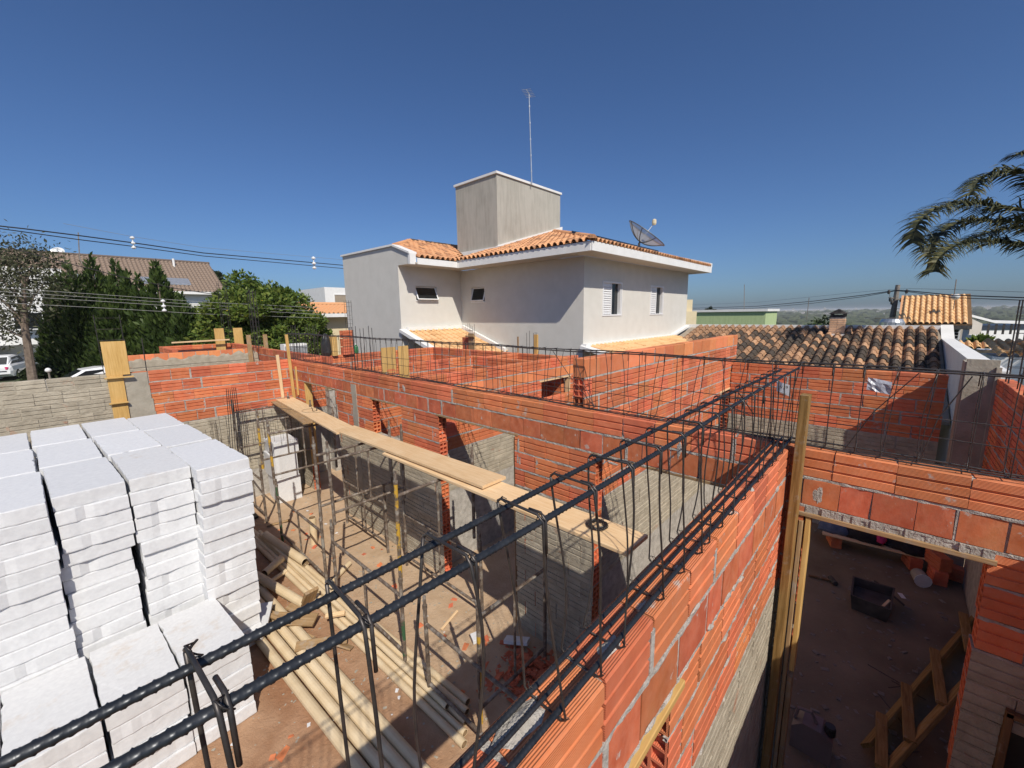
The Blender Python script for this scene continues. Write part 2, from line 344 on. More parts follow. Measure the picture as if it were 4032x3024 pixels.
def part(name, mb, mat, parent, smooth=False, label=None, kind=None):
    """a mesh given in world coordinates, hung under its thing"""
    base = wloc(parent); me = mb.mesh(name, mat, base, smooth)
    o = bpy.data.objects.new(name, me); COL.objects.link(o); o.parent = parent
    return tag(o, label, None, None, kind)
def single(name, mb, mat, label, cat, group=None, kind=None, smooth=False, loc=None):
    """a thing that is one mesh; geometry in world coordinates, origin at its base"""
    if loc is None:
        xs, ys, zs = zip(*mb.v); loc = ((min(xs) + max(xs)) / 2, (min(ys) + max(ys)) / 2, min(zs))
    o = bpy.data.objects.new(name, mb.mesh(name, mat, loc, smooth)); COL.objects.link(o); o.location = loc
    return tag(o, label, cat, group, kind)
def frame(p0, p1, up=(0, 0, 1)):
    """matrix whose X runs p0->p1, origin at p0"""
    p0, p1, up = Vector(p0), Vector(p1), Vector(up); x = (p1 - p0).normalized(); y = up.cross(x)
    if y.length < 1e-5: y = Vector((0, 1, 0)).cross(x)
    y.normalize(); z = x.cross(y)
    return Matrix(((x.x, y.x, z.x, p0.x), (x.y, y.y, z.y, p0.y), (x.z, y.z, z.z, p0.z), (0, 0, 0, 1)))
def board(name, p0, p1, wd, th, mat, parent=None, label=None, cat=None, group=None, up=(0, 0, 1), bev=0.003):
    """a sawn board from p0 to p1 (axis), width across, thickness along up; its grain follows its length"""
    l = (Vector(p1) - Vector(p0)).length; mb = MB(); e = bev; a, b = wd / 2, th / 2
    prof = [(-a + e, -b), (a - e, -b), (a, -b + e), (a, b - e), (a - e, b), (-a + e, b), (-a, b - e), (-a, -b + e)]
    mb.prism([(0, y, z) for y, z in prof], (l, 0, 0))
    o = inst(name, mb.mesh(name, mat), parent, frame(p0, p1, up))
    return tag(o, label, cat, group)
def dup(root, loc, label):
    c = root.copy(); COL.objects.link(c); c.location = loc; c['label'] = label
    for ch in list(root.children):
        d = ch.copy(); COL.objects.link(d); d.parent = c
        for g in list(ch.children):
            k = g.copy(); COL.objects.link(k); k.parent = d
    return c
ORD = ['top', 'second', 'third', 'fourth', 'fifth', 'sixth', 'seventh', 'eighth', 'ninth', 'tenth', 'eleventh', 'twelfth', 'thirteenth',
       'fourteenth', 'fifteenth', 'sixteenth', 'seventeenth', 'eighteenth']
# ------------------------------------------------------------------ brick meshes
BH, BL, BT, CH = 0.190, 0.290, 0.138, 0.2021
def brick_mesh(name, kind, mat, hollow=False, wob=0.0):
    rnd = random.Random(sum(map(ord, name))); a, h, L = BT / 2, BH, BL / 2
    if kind == 'ridged':
        g, d, e = 0.0085, 0.009, 0.006; side = [(a - e, 0), (a, e)]
        for k in (1, 2):
            z = h * k / 3; side += [(a, z - g), (a - d, z - g * 0.6), (a - d, z + g * 0.6), (a, z + g)]
        side += [(a, h - e), (a - e, h)]
    else:
        e = 0.006; side = [(a - e, 0), (a, e), (a, h - e), (a - e, h)]
    prof = side + [(-y, z) for y, z in reversed(side)]
    n = len(prof); mb = MB(); J = lambda: rnd.uniform(-wob, wob)
    xs = [-L, -L / 3, L / 3, L]
    for x in xs: mb.v += [(x + (J() if abs(x) == L else 0), y + J() * 0.5, z + J() * 0.5) for y, z in prof]
    mb.f += [(i * n + k, i * n + (k + 1) % n, (i + 1) * n + (k + 1) % n, (i + 1) * n + k) for i in range(3) for k in range(n)]
    if wob:      # a knocked-off corner or two
        for _ in range(rnd.randint(0, 2)):
            e_ = rnd.choice((0, 3)); k_ = rnd.choice((0, 1, len(side) - 2, len(side) - 1, len(side), n - 1)); x_, y_, z_ = mb.v[e_ * n + k_]
            q = rnd.uniform(.006, .02); mb.v[e_ * n + k_] = (x_ + (q if e_ == 0 else -q), y_ * .93, z_ + (q * .5 if z_ < .1 else -q * .5))
    if not hollow:
        mb.f += [tuple(range(n - 1, -1, -1)), tuple(range(3 * n, 4 * n))]
    else:
        # end faces with six open cells
        for sgn, base in ((-1, 0), (1, 3 * n)):
            X = sgn * L; ys = [-a, -a + 0.012, -0.006, 0.006, a - 0.012, a]; zs = [0, 0.012, h / 3 - 0.006, h / 3 + 0.006, 2 * h / 3 - 0.006, 2 * h / 3 + 0.006, h - 0.012, h]
            for i in range(5):
                for j in range(7):
                    y0, y1, z0, z1 = ys[i], ys[i + 1], zs[j], zs[j + 1]
                    if i in (1, 3) and j in (1, 3, 5):
                        D = X - sgn * 0.05
                        q = [(X, y0, z0), (X, y1, z0), (X, y1, z1), (X, y0, z1)]; r = [(D, y, z) for _, y, z in q]
                        fs = [(k, (k + 1) % 4, 4 + (k + 1) % 4, 4 + k) for k in range(4)] + [(4, 5, 6, 7)]
                        mb.add(q + r, fs if sgn > 0 else [f[::-1] for f in fs])
                    else:
                        yy0, yy1 = max(y0, -a + 0.003), min(y1, a - 0.003)
                        q = [(X, yy0, z0), (X, yy1, z0), (X, yy1, z1), (X, yy0, z1)]
                        mb.add(q, [(0, 1, 2, 3)] if sgn > 0 else [(3, 2, 1, 0)])
    me = mb.mesh(name, mat)
    if hollow and mat == 'cement_coat':
        me.materials.append(M['clay_ridged'])
        for p in me.polygons:
            if p.index >= 3 * n: p.material_index = 1
    return me
BR = {}
for t, mt in (('ridged', 'clay_ridged'), ('smear', 'clay_smeared'), ('smooth', 'clay_smooth'), ('bright', 'clay_bright'), ('coat', 'cement_coat')):
    k = 'ridged' if t in ('ridged', 'smear', 'coat') else 'smooth'
    BR[t] = [brick_mesh('brick_%s_%d' % (t, i), k, mt, False, 0.002) for i in range(6)]
    BR[t + 'H'] = [brick_mesh('brick_%s_hollow' % t, k, mt, True, 0.0)]
def brick_wall(label, axis, face, s0, s1, ztop, ncourse, openings=(), rows=None, coat=5, coat_zone=None, group=None, t=BT,
               parent=None, seed=1, mortar=True, detail=1, start_hollow=False, end_hollow=False, core_mat='mortar', lens=None):
    """wall of hollow clay blocks: axis = direction it runs, face = its lower cross coordinate"""
    rnd = random.Random(seed)
    mid = face + t / 2
    P = (lambda s, c, z: (s, c, z)) if axis == 'x' else (lambda s, c, z: (c, s, z))
    loc = P((s0 + s1) / 2, mid, 0.0)
    W = parent or empty('brick_wall', loc, label, 'brick wall', group)
    rot = Matrix.Identity(4) if axis == 'x' else Matrix.Rotation(math.pi / 2, 4, 'Z')
    mb = MB(); mc = MB()
    strip = lambda a, b, z0, z1, c0, c1: TG[0].box(*(sorted((a, b)) + [c0, c1] if axis == 'x' else [c0, c1] + sorted((a, b))), z0, z1)
    TG = [mb]; iscoat = lambda s, z, k: k >= coat or bool(coat_zone and coat_zone(s, z))
    for k in range(ncourse):
        z1 = ztop - CH * k; z0 = z1 - BH
        # solid spans of this course
        spans = [(s0, s1)]
        for (a, b, zl, zh) in openings:
            if zl < (z0 + z1) / 2 < zh:
                ns = []
                for p, q in spans:
                    if b <= p or a >= q: ns.append((p, q)); continue
                    if a > p: ns.append((p, a))
                    if b < q: ns.append((b, q))
                spans = ns
        typ = rows[k] if rows and k < len(rows) else 'ridged'
        for (p, q) in spans:
            s = p; off = (0.15 if k % 2 else 0.0); first = True
            while s < q - 0.03:
                L = (BL + 0.012) if not (first and off) else 0.15
                if lens and k in lens: L = rnd.choice(lens[k])
                if first and off and q - s < 0.2: L = q - s
                e = min(s + L, q)
                if q - e < 0.06: e = q
                mj = rnd.random() < 0.24; gap = 0.022 if mj else 0.0045
                ln = e - s - gap; c = (s + e) / 2
                tt = typ
                zc = (z0 + z1) / 2
                if k >= coat or (coat_zone and coat_zone(c, zc)): tt = 'coat'
                elif typ == 'ridged' and rnd.random() < 0.22: tt = 'smear'
                hol = (first and p > s0 + 0.01) or (e >= q - 0.001 and q < s1 - 0.01) or (first and start_hollow and p == s0) or (e == q and end_hollow and q == s1)
                me = rnd.choice(BR[tt + ('H' if hol and tt in ('ridged', 'smear', 'coat') else '')])
                jit = 0.0025
                m = Matrix.Translation(P(c, mid + rnd.uniform(-jit, jit), z0 + rnd.uniform(-0.002, 0.002))) @ rot @ \
                    Matrix.Rotation(rnd.gauss(0, 0.006), 4, 'Z') @ Matrix.Rotation(rnd.gauss(0, 0.004), 4, 'Y') @ Matrix.Diagonal((max(ln, 0.02) / BL, t / BT, 1, 1))
                inst('brick', me, W, m)
                if mortar and mj and e < q - 0.001:      # filled head joint
                    TG[0] = mc if iscoat(e, zc, k) else mb
                    for side in (0, 1):
                        pr = rnd.uniform(-0.007, 0.002); cc = face - pr if side == 0 else face + t + pr
                        cin = mid
                        hw = gap / 2 + rnd.uniform(0, 0.004)
                        zt = z1 - (rnd.uniform(0.0, 0.05) if k == 0 else 0)
                        strip(e - gap / 2 - hw, e - gap / 2 + hw, z0, zt, min(cc, cin), max(cc, cin))
                first = False; s = e
            # bed joint below this course: squeezed, ragged
            if mortar:
                step = 0.045 / detail; n = max(2, int((q - p) / step)); zb = z0 - 0.006
                for side in (0, 1):
                    sg = -1 if side == 0 else 1; f0 = face if side == 0 else face + t
                    rings = []; lo, hi, pr = 0.008, 0.008, 0.0
                    for i in range(n + 1):
                        sx = p + (q - p) * i / n
                        lo = 0.5 * lo + 0.5 * rnd.uniform(0.004, 0.016); hi = 0.5 * hi + 0.5 * rnd.uniform(0.002, 0.012); pr = 0.4 * pr + 0.6 * rnd.uniform(-0.007, 0.008)
                        if k >= coat: pr = 0.5 * pr - 0.001
                        rings.append([P(sx, f0 - sg * 0.02, zb - lo), P(sx, f0 + sg * pr * 0.7, zb - lo), P(sx, f0 + sg * pr, zb), P(sx, f0 + sg * pr * 0.6, zb + hi), P(sx, f0 - sg * 0.02, zb + hi)])
                    flip = (side == 0) == (axis == 'x'); om = len(mb.v); oc = len(mc.v)
                    mb.v += [v for r in rings for v in r]; mc.v += [v for r in rings for v in r]
                    for i in range(n):
                        isc = iscoat(p + (q - p) * i / n, zb, k); o = oc if isc else om
                        for j in range(4):
                            qd = (o + i * 5 + j, o + i * 5 + j + 1, o + (i + 1) * 5 + j + 1, o + (i + 1) * 5 + j)
                            (mc if isc else mb).f.append(qd[::-1] if flip else qd)
            # core of the course
            TG[0] = mb
            ce = 0.07 if q - p > 0.25 else 0.02
            strip(p + ce, q - ce, z0 - 0.012, z1 - 0.012 if k == 0 else z1, face + 0.012, face + t - 0.012)
    zl = ztop - CH * ncourse
    TG[0] = mb
    if zl > 0.05: strip(s0, s1, 0.0, zl, face + 0.004, face + t - 0.004)
    part('mortar', mb, core_mat, W)
    if mc.f: part('coat_joint', mc, 'cement_coat', W)
    return W
# ------------------------------------------------------------------ the setting: ground
def gz(px, py, zrel):
    d = CW @ np.array([(px - 2016) / F_PX, (py - 1512) / F_PX, 1.0]); k = zrel / d[2]
    return Vector((d[0] * k, d[1] * k, CAMZ + zrel))
Z = lambda zr: CAMZ + zr
def noise2(x, y, s):
    return (math.sin(x * 1.7 * s + 1.3) * math.cos(y * 2.1 * s + 0.4) + 0.5 * math.sin(x * 4.3 * s + y * 3.1 * s) + 0.3 * math.cos(y * 7.7 * s - x * 5.9 * s)) / 1.8
mb = MB(); n = 0
rad = [0, 1.5, 3, 4.5, 6, 8, 10, 13, 17, 22, 30, 40, 60, 90, 140, 220, 340, 520, 800, 1200, 1700, 2300, 3000, 4200, 6500]
NA = 96
for r in rad:
    for k in range(NA):
        a = 2 * math.pi * k / NA; x, y = 3 + r * math.cos(a), 5 + r * math.sin(a)
        z = 0.0
        if r > 40: z -= min(1, (r - 40) / 300) * 22
        if r > 700: z += min(1, (r - 700) / 1600) * (22 + 3 * math.sin(a * 9) + 2 * math.sin(a * 23))
        mb.v.append((x, y, z - 0.004))
for i in range(len(rad) - 1):
    for k in range(NA):
        q = (i * NA + k, i * NA + (k + 1) % NA, (i + 1) * NA + (k + 1) % NA, (i + 1) * NA + k)
        mb.f.append(q[::-1])
mb.f = [f[::-1] for f in mb.f]
gr = single('terrain', mb, 'terrain', None, None, kind='structure', loc=(0, 0, 0))
# bare earth of the building site, gently uneven
mb = MB(); st = 0.12; xs = [i * st for i in range(-25, 75)]; ys = [i * st for i in range(-20, 190)]
H = lambda x, y: 0.018 * noise2(x, y, 1.3) + 0.014 * noise2(x, y, 4.1) + 0.006 * noise2(y, x, 9.3)
for x in xs: mb.v += [(x, y, 0.02 + H(x, y)) for y in ys]
ny = len(ys); mb.f += [(i * ny + j, (i + 1) * ny + j, (i + 1) * ny + j + 1, i * ny + j + 1) for i in range(len(xs) - 1) for j in range(ny - 1)]
single('ground', mb, 'earth', None, None, kind='structure', smooth=True, loc=(0, 0, 0))
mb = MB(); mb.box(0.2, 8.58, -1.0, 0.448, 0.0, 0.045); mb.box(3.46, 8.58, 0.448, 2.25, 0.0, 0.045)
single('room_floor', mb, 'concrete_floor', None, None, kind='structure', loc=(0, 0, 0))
mb = MB(); mb.box(-60, 60, 22.5, 34, -0.02, 0.05)
single('street', mb, 'asphalt', None, None, kind='structure', loc=(0, 0, 0))
# ------------------------------------------------------------------ the unfinished walls
ZT = 2.83
wallA = brick_wall('low sunlit orange block wall carrying the nearest steel cage', 'x', 0.452, -1.0, 3.292, ZT, 14,
                   openings=[(0.45, 1.28, 1.0, 2.37)], rows=['ridged', 'smooth'], coat=5, seed=3, detail=2, lens={1: [0.2, 0.26, 0.3]})
wallB = brick_wall('long orange block wall with door openings behind the scaffold plank', 'y', 3.30, -0.995, 9.598, ZT, 14,
                   openings=[(7.53, 9.01, -1, 2.42), (5.35, 6.22, 1.85, 2.42), (3.04, 4.44, -1, 2.40), (0.62, 1.99, -1, 2.40), (-0.50, 0.34, -1, 2.38), (-0.98, -0.66, 0.5, 1.52)],
                   rows=['ridged', 'smooth'], coat=5, seed=5, detail=1.5, lens={1: [0.16, 0.2, 0.24, 0.3]})
for i, (a, b, z) in enumerate([(7.47, 9.06, 2.421), (5.30, 6.27, 2.421), (2.99, 4.49, 2.421), (0.60, 2.04, 2.421)]):
    board('lintel_board', (3.372, a, z), (3.372, b, z), BT + 0.012, 0.026, 'wood_dirty', wallB)
board('lintel_board', (3.366, -0.53, 2.372), (3.366, 0.40, 2.372), BT + 0.022, 0.03, 'wood_dirty', wallB)
mb = MB(); rnd = random.Random(19)
for i in range(40):
    y0 = -.52 + i * .0225; mb.box(3.303 - rnd.uniform(-.004, .012), 3.43, y0, y0 + .0225, 2.3875, 2.437)
part('lintel_bedding', mb, 'mortar', wallB)
board('jamb_board', (3.375, 3.052, 0.03), (3.375, 3.052, 2.38), BT, 0.024, 'wood_dark', wallB, up=(0, 1, 0))
board('jamb_board', (3.34, 0.315, 1.15), (3.34, 0.315, 2.35), 0.09, 0.03, 'pine_yellow', wallB, up=(0, 1, 0))
board('jamb_board', (3.33, 0.318, 0.05), (3.33, 0.318, 1.1), 0.09, 0.03, 'wood_dirty', wallB, up=(0, 1, 0))
board('jamb_board', (3.31, 0.352, 0.05), (3.31, 0.352, 2.32), 0.06, 0.025, 'wood_dirty', wallB, up=(0, 1, 0))
board('jamb_board', (3.36, 8.99, 0.6), (3.36, 8.99, 2.39), BT, 0.03, 'pine_yellow', wallB, up=(0, 1, 0))
board('lintel_board', (0.40, 0.50, 2.415), (1.37, 0.50, 2.415), 0.13, 0.03, 'pine_yellow', wallA)
# poured concrete post in the long wall
mb = MB()
for i in range(10):
    z0, z1 = 0.4 + i * 0.22, 0.4 + (i + 1) * 0.22; w0 = 0.085 + 0.012 * math.sin(i * 2.1)
    mb.box(3.291, 3.36, 6.81 - w0, 6.81 + w0, z0, z1)
part('concrete_post', mb, 'concrete', wallB)
# ragged mortar dabs on the two nearest walls
def dab(mb, P, s, z, w_, h_, pr, sg, rnd):
    n = 9; c = P(s, pr, z); ring = []
    for k in range(n):
        a = 2 * math.pi * k / n; r = rnd.uniform(0.6, 1.15)
        ring.append(P(s + w_ * r * math.cos(a), 0.0, z + h_ * r * math.sin(a)))
    mid = [P(s + w_ * 0.55 * math.cos(2 * math.pi * k / n + 0.2), pr * rnd.uniform(0.5, 1.2), z + h_ * 0.55 * math.sin(2 * math.pi * k / n + 0.2)) for k in range(n)]
    o = len(mb.v); mb.v += ring + mid + [c]
    for k in range(n):
        a, b = k, (k + 1) % n
        for f in ((o + a, o + b, o + n + b, o + n + a), (o + n + a, o + n + b, o + 2 * n)): mb.f.append(f if sg else f[::-1])
rnd = random.Random(11); mb = MB()
for s, z, a, b in [(5.38, 2.72, .025, .085), (5.24, 2.72, .03, .075), (1.22, 2.64, .025, .07), (0.29, 2.50, .03, .09), (2.985, 2.30, .02, .09), (2.98, 2.15, .018, .1), (1.8, 2.395, .09, .018), (8.75, 2.72, .02, .085), (8.7, 2.5, .02, .09), (2.72, 2.18, .018, .085), (5.0, 2.3, .018, .08), (7.2, 2.3, .02, .09), (6.5, 2.0, .02, .12)]:
    for _ in range(2): dab(mb, lambda s_, p_, z_: (3.3 - p_, s_, z_), s + rnd.uniform(-.02, .02), z + rnd.uniform(-.03, .03), a * rnd.uniform(.6, 1), b * rnd.uniform(.7, 1), 0.0035, True, rnd)
part('mortar_smear', mb, 'mortar', wallB)
mb = MB()
for i in range(26):
    k = rnd.randint(0, 4); s = rnd.uniform(0.6, 3.2); z = ZT - CH * k - BH - 0.006
    if 0.4 < s < 1.3 and z < 2.4: continue
    dab(mb, lambda s_, p_, z_: (s_, 0.452 - p_, z_), s, z + rnd.uniform(-.02, .02), rnd.uniform(.02, .06), rnd.uniform(.008, .016), 0.007, True, rnd)
for s, yy, a in [(0.92, .50, .06), (0.6, .54, .09), (2.33, .47, .03), (1.4, .5, .03)]:
    n = 10; o = len(mb.v)
    mb.v += [(s + a * rnd.uniform(.6, 1.2) * math.cos(2 * math.pi * k / n), yy + a * .45 * rnd.uniform(.6, 1.2) * math.sin(2 * math.pi * k / n), ZT - 0.002) for k in range(n)] + [(s, yy, ZT + 0.018)]
    mb.f += [(o + k, o + (k + 1) % n, o + n) for k in range(n)]
part('mortar_smear', mb, 'mortar', wallA)
# front wall: grey-coated on the left of the concrete column, red on its right
wallF = brick_wall('red and grey block wall behind the tall foam stacks', 'x', 9.60, -3.0, 3.44, ZT + 0.03, 11, rows=['ridged'], coat=5,
                   coat_zone=lambda c, z: c < 0.62, seed=8)
wallBF = brick_wall('far wall with orange top course over rough grey cement', 'x', 14.70, 0.7, 4.10, ZT, 5, rows=['bright'], coat=1, seed=9)
mb = MB(); rnd = random.Random(77); o = 0; n = 60; hh = .2
for i in range(n + 1):
    x = .72 + 3.36 * i / n; hh = .6 * hh + .4 * rnd.uniform(-.02, .17) + .02 * math.sin(i * .9)
    mb.v += [(x, 14.69, ZT - .33), (x, 14.686, ZT - .22 + hh * .5), (x, 14.694, ZT - .20 + hh)]
mb.f += [(i * 3 + j, (i + 1) * 3 + j, (i + 1) * 3 + j + 1, i * 3 + j + 1) for i in range(n) for j in range(2)]
part('cement_splash', mb, 'cement_coat', wallBF)
wallBG = brick_wall('brownish side wall joining the far grey wall', 'y', 4.11, 9.75, 14.84, ZT, 4, rows=['smooth', 'smooth'], coat=3, seed=10,
                    openings=[(11.0, 13.2, 0, 2.42)])
board('lintel_board', (4.18, 10.9, 2.41), (4.18, 13.3, 2.41), 0.15, 0.03, 'wood_dirty', wallBG)
brick_wall('small orange wall box in front of the dark conifers', 'x', 18.6, 2.2, 4.3, ZT, 4, rows=['ridged'], coat=9, seed=12)
brick_wall('short orange side wall below the pale lintel board', 'y', 2.2, 16.2, 18.6, ZT, 4, rows=['ridged'], coat=9, seed=13)
brick_wall('orange wall running back from the brownish wall corner', 'y', 4.3, 14.9, 18.6, ZT, 4, rows=['ridged'], coat=9, seed=14)
brick_wall('orange block wall nearest the neighbour house, back row', 'x', 9.97, 3.46, 7.34, ZT, 6, rows=['ridged'], coat=9, seed=15)
brick_wall('shaded block wall along the foot of the neighbour house', 'y', 7.35, 5.35, 10.1, ZT, 5, rows=['ridged'], coat=9, seed=16)
brick_wall('orange inner wall behind the leaning plywood panels', 'x', 7.00, 3.46, 6.24, ZT, 7, rows=['ridged', 'ridged'], coat=9, seed=17)
brick_wall('short dark-faced wall closing the small inner room', 'y', 6.25, 5.35, 7.14, ZT, 5, rows=['ridged'], coat=9, seed=18, end_hollow=True)
brick_wall('short wall at the back of the small inner room', 'x', 6.62, 6.40, 7.34, ZT, 4, rows=['ridged'], coat=9, seed=19)
w3 = brick_wall('orange inner wall with the dark window opening', 'x', 5.20, 3.46, 7.8, ZT, 9, rows=['ridged', 'bright', 'ridged'], coat=9, seed=20,
                openings=[(6.48, 7.46, 1.4, 2.39)], lens={1: [0.3, 0.38]})
board('lintel_board', (6.42, 5.27, 2.40), (7.52, 5.27, 2.40), 0.15, 0.03, 'pine', w3)
board('jamb_board', (7.45, 5.24, 1.5), (7.45, 5.24, 2.38), 0.12, 0.03, 'pine', w3, up=(1, 0, 0))
wallC = brick_wall('taller orange wall with bright flat top course running to the tiled roof', 'x', 2.26, 3.50, 8.9, Z(-0.45), 13,
                   rows=['bright', 'ridged', 'ridged', 'ridged', 'ridged', 'smooth'], coat=8, seed=21, start_hollow=True,
                   openings=[(8.05, 8.6, 0, 2.28)], lens={0: [0.3, 0.38]}, detail=1.3)
board('lintel_board', (7.98, 2.33, 2.29), (8.66, 2.33, 2.29), 0.16, 0.03, 'pine', wallC)
wallR = brick_wall('red block wall below the old tiled roof', 'y', 8.60, -0.62, 2.25, Z(-0.955), 13, rows=['ridged'], coat=5, seed=22)
brick_wall('shaded red wall at the right edge of the unfinished rooms', 'x', -1.14, 0.6, 8.0, 2.86, 9, rows=['ridged'], coat=9, seed=23)
brick_wall('grey-coated cross wall seen through the wide door opening', 'x', 4.62, 3.46, 8.5, 2.2, 5, rows=['ridged'], coat=2, seed=24)
# concrete column with its timber shutter
mb = MB(); rnd = random.Random(4)
for i in range(12):
    z0, z1 = i * 0.2375, (i + 1) * 0.2375
    b = [(0.60 + rnd.uniform(-.006, .006), 9.585, z0), (0.93 + 0.02 * math.sin(i), 9.585, z0), (0.93 + 0.02 * math.sin(i), 9.74, z0), (0.60, 9.74, z0)]
    mb.hexa(b, [(x, y + rnd.uniform(-.002, .002), z1) for x, y, z in b])
col1 = single('concrete_column', mb, 'concrete', 'rough grey concrete column between grey and red wall', 'column')
fw_ = empty('column_shutter', (0.55, 9.55, 1.6), 'yellow timber shutter board with battens on the concrete column', 'formwork')
board('shutter_board', (0.545, 9.57, 2.84), (0.545, 9.57, Z(-0.345)), 0.30, 0.025, 'pine_yellow', fw_, up=(0, 1, 0))
board('shutter_board', (0.50, 9.572, 1.5), (0.50, 9.572, 2.84), 0.20, 0.025, 'pine_yellow', fw_, up=(0, 1, 0))
for z, l in ((2.80, 0.36), (2.37, 0.24), (1.97, 0.22)): board('batten', (0.37, 9.53, z), (0.37 + l, 9.53, z), 0.05, 0.022, 'pine_yellow', fw_)
# ------------------------------------------------------------------ reinforcement cages
def ribbed(mb, p0, p1, r, pitch, step, n=12, amp=0.0017, bow=None):
    p0, p1 = Vector(p0), Vector(p1); L = (p1 - p0).length; d = (p1 - p0) / L
    a = d.cross(Vector((0, 0, 1))).normalized(); b = d.cross(a); m = int(L / step); o = len(mb.v)
    for i in range(m + 1):
        s = L * i / m; c = p0 + d * s + (bow(s / L) if bow else Vector((0, 0, 0)))
        for k in range(n):
            th = 2 * math.pi * k / n; ph = (s / pitch + (0.55 * math.cos(th)) + (0.5 if math.sin(th) > 0 else 0)) % 1.0
            e = max(0, 1 - abs(ph - 0.5) / 0.15) * (1 if abs(math.sin(th)) > 0.2 else 0)
            e = max(e, 0.9 if abs(math.sin(th)) < 0.1 else 0)
            rr = r + amp * e
            mb.v.append(c + (a * math.cos(th) + b * math.sin(th)) * rr)
    mb.v = [tuple(v) for v in mb.v]
    mb.f += [(o + i * n + k, o + i * n + (k + 1) % n, o + (i + 1) * n + (k + 1) % n, o + (i + 1) * n + k) for i in range(m) for k in range(n)]
    mb.f += [tuple(o + k for k in range(n - 1, -1, -1)), tuple(o + m * n + k for k in range(n))]
def stirrup_mesh(name, y0, y1, z0, z1, r, bends, shear, n=6, ties=True, sides=True, mat='rebar_thin', seed=0):
    """closed stirrup in the local y/z plane with hooked ends; legs may bow along x"""
    rnd = random.Random(seed); c = 0.012; mb = MB(); m = 9; X = lambda z: shear * (z1 - z) / (z1 - z0)
    leg = lambda y, za, zb, bow: [(X(za + (zb - za) * i / m) + bow * math.sin(math.pi * i / m), y + 0.25 * bow * math.sin(2 * math.pi * i / m), za + (zb - za) * i / m) for i in range(m + 1)]
    pts = leg(y1, z1 - c, z0 + c, bends[0]) + [(X(z0), y1 - c, z0)] + [(X(z0), y0 + c, z0)] + leg(y0, z0 + c, z1 - c, bends[1]) + [(0, y0 + c, z1), (0, y1 - c, z1), (0, y1 - 0.002, z1 - c * 0.6)]
    mb.tube(pts, r, n)
    # hooks
    mb.tube([(0.009, y0 + c + 0.03, z1 - 0.001), (0.009, y0 + c, z1 + 0.001), (0.009, y0 - 0.001, z1 - c), (0.010, y0 - 0.002, z1 - 0.08)], r, n)
    if ties:
        for (y, z) in ((y0 + 0.008, z1 - 0.010), (y1 - 0.008, z1 - 0.010), (y0 + 0.008, z0 + 0.010), (y1 - 0.008, z0 + 0.010)):
            R = 0.0145 if r > 0.003 else 0.010
            x0 = X(z) + rnd.uniform(0.004, 0.008)
            ring = [(x0 + 0.006 * math.sin(2 * t), y + R * math.cos(t), z + R * math.sin(t)) for t in [2 * math.pi * i / 10 for i in range(11)]]
            mb.tube(ring, 0.0012, 4)
            mb.tube([(x0, y, z + R), (x0 - 0.01, y - 0.01, z + R + 0.008), (x0 - 0.006, y - 0.02, z + R + 0.004)], 0.0011, 4)
    return mb.mesh(name, mat, smooth=True)
cageA = empty('rebar_cage', (1.2, 0.52, ZT), 'thick dark ribbed steel cage on the nearest wall', 'rebar cage')
for (y, z, r, pa, wig) in ((0.470, -0.391, 0.0062, 0.0128, 1), (0.575, -0.404, 0.0062, 0.0128, 2), (0.472, -0.884, 0.0066, 0.012, 3), (0.522, -0.893, 0.0048, 0.010, 4), (0.562, -0.905, 0.0066, 0.012, 5)):
    mb = MB(); ribbed(mb, (-0.9, y, Z(z)), (3.40, y, Z(z)), r, pa, 0.0018, bow=lambda t, w_=wig: Vector((0, 0.004 * math.sin(9 * t + w_), 0.004 * math.sin(7 * t + 2 * w_))))
    part('long_bar', mb, 'rebar', cageA, smooth=True)
SA = [stirrup_mesh('stirrup_a%d' % i, 0.4605 - 0.52, 0.5865 - 0.52, -0.913, -0.381, 0.0030, (b0, b1), sh, 8, seed=i) for i, (b0, b1, sh) in
      enumerate(((0.0, 0.004, 0.01), (0.03, 0.012, 0.05), (-0.02, 0.03, -0.03), (0.012, -0.01, 0.08), (0.035, 0.02, -0.01)))]
rnd = random.Random(2); x = -0.85
xsA = [0.046, 0.222, 0.389, 0.581]; x = 0.76
xsA += [0.76 + 0.176 * i for i in range(15)]; xsA += [-0.13, -0.31, -0.49, -0.67]
for i, x in enumerate(xsA):
    v = 0 if x < 0.3 else rnd.randint(1, 4)
    if 1.8 < x: v = rnd.randint(0, 4)
    inst('stirrup', SA[v], cageA, Matrix.Translation((x + rnd.uniform(-.008, .008), 0.52, CAMZ)) @ Matrix.Rotation(rnd.uniform(-.06, .06), 4, 'Z'))
for (x, y, z, dx, dz) in ((1.9, .5, -.40, .5, -.14), (2.3, .56, -.41, .45, -.2)):
    mb = MB(); mb.tube([(x, y, Z(z)), (x + dx, y + .02, Z(z + dz))], 0.003, 6); part('spare_bar', mb, 'rebar_thin', cageA)
cageB = empty('rebar_cage', (3.37, 4.0, ZT), 'long thin steel cage along the top of the long wall', 'rebar cage')
for (x, z, r) in ((3.325, -0.366, 0.0055), (3.418, -0.360, 0.0055), (3.325, -0.893, 0.0055), (3.418, -0.888, 0.0055), (3.372, -0.896, 0.004), (3.328, -0.62, 0.0028), (3.416, -0.745, 0.0028)):
    mb = MB(); wob = random.uniform(0, 6)
    mb.tube([(x + 0.006 * math.sin(i * .9 + wob), -1.9 + 11.75 * i / 60, Z(z) + (0.03 * i / 60 if z > -.5 else 0.02 * i / 60 - 0.01) + 0.006 * math.sin(i * .7 + wob)) for i in range(61)], r, 8)
    part('long_bar', mb, 'rebar_thin', cageB, smooth=True)
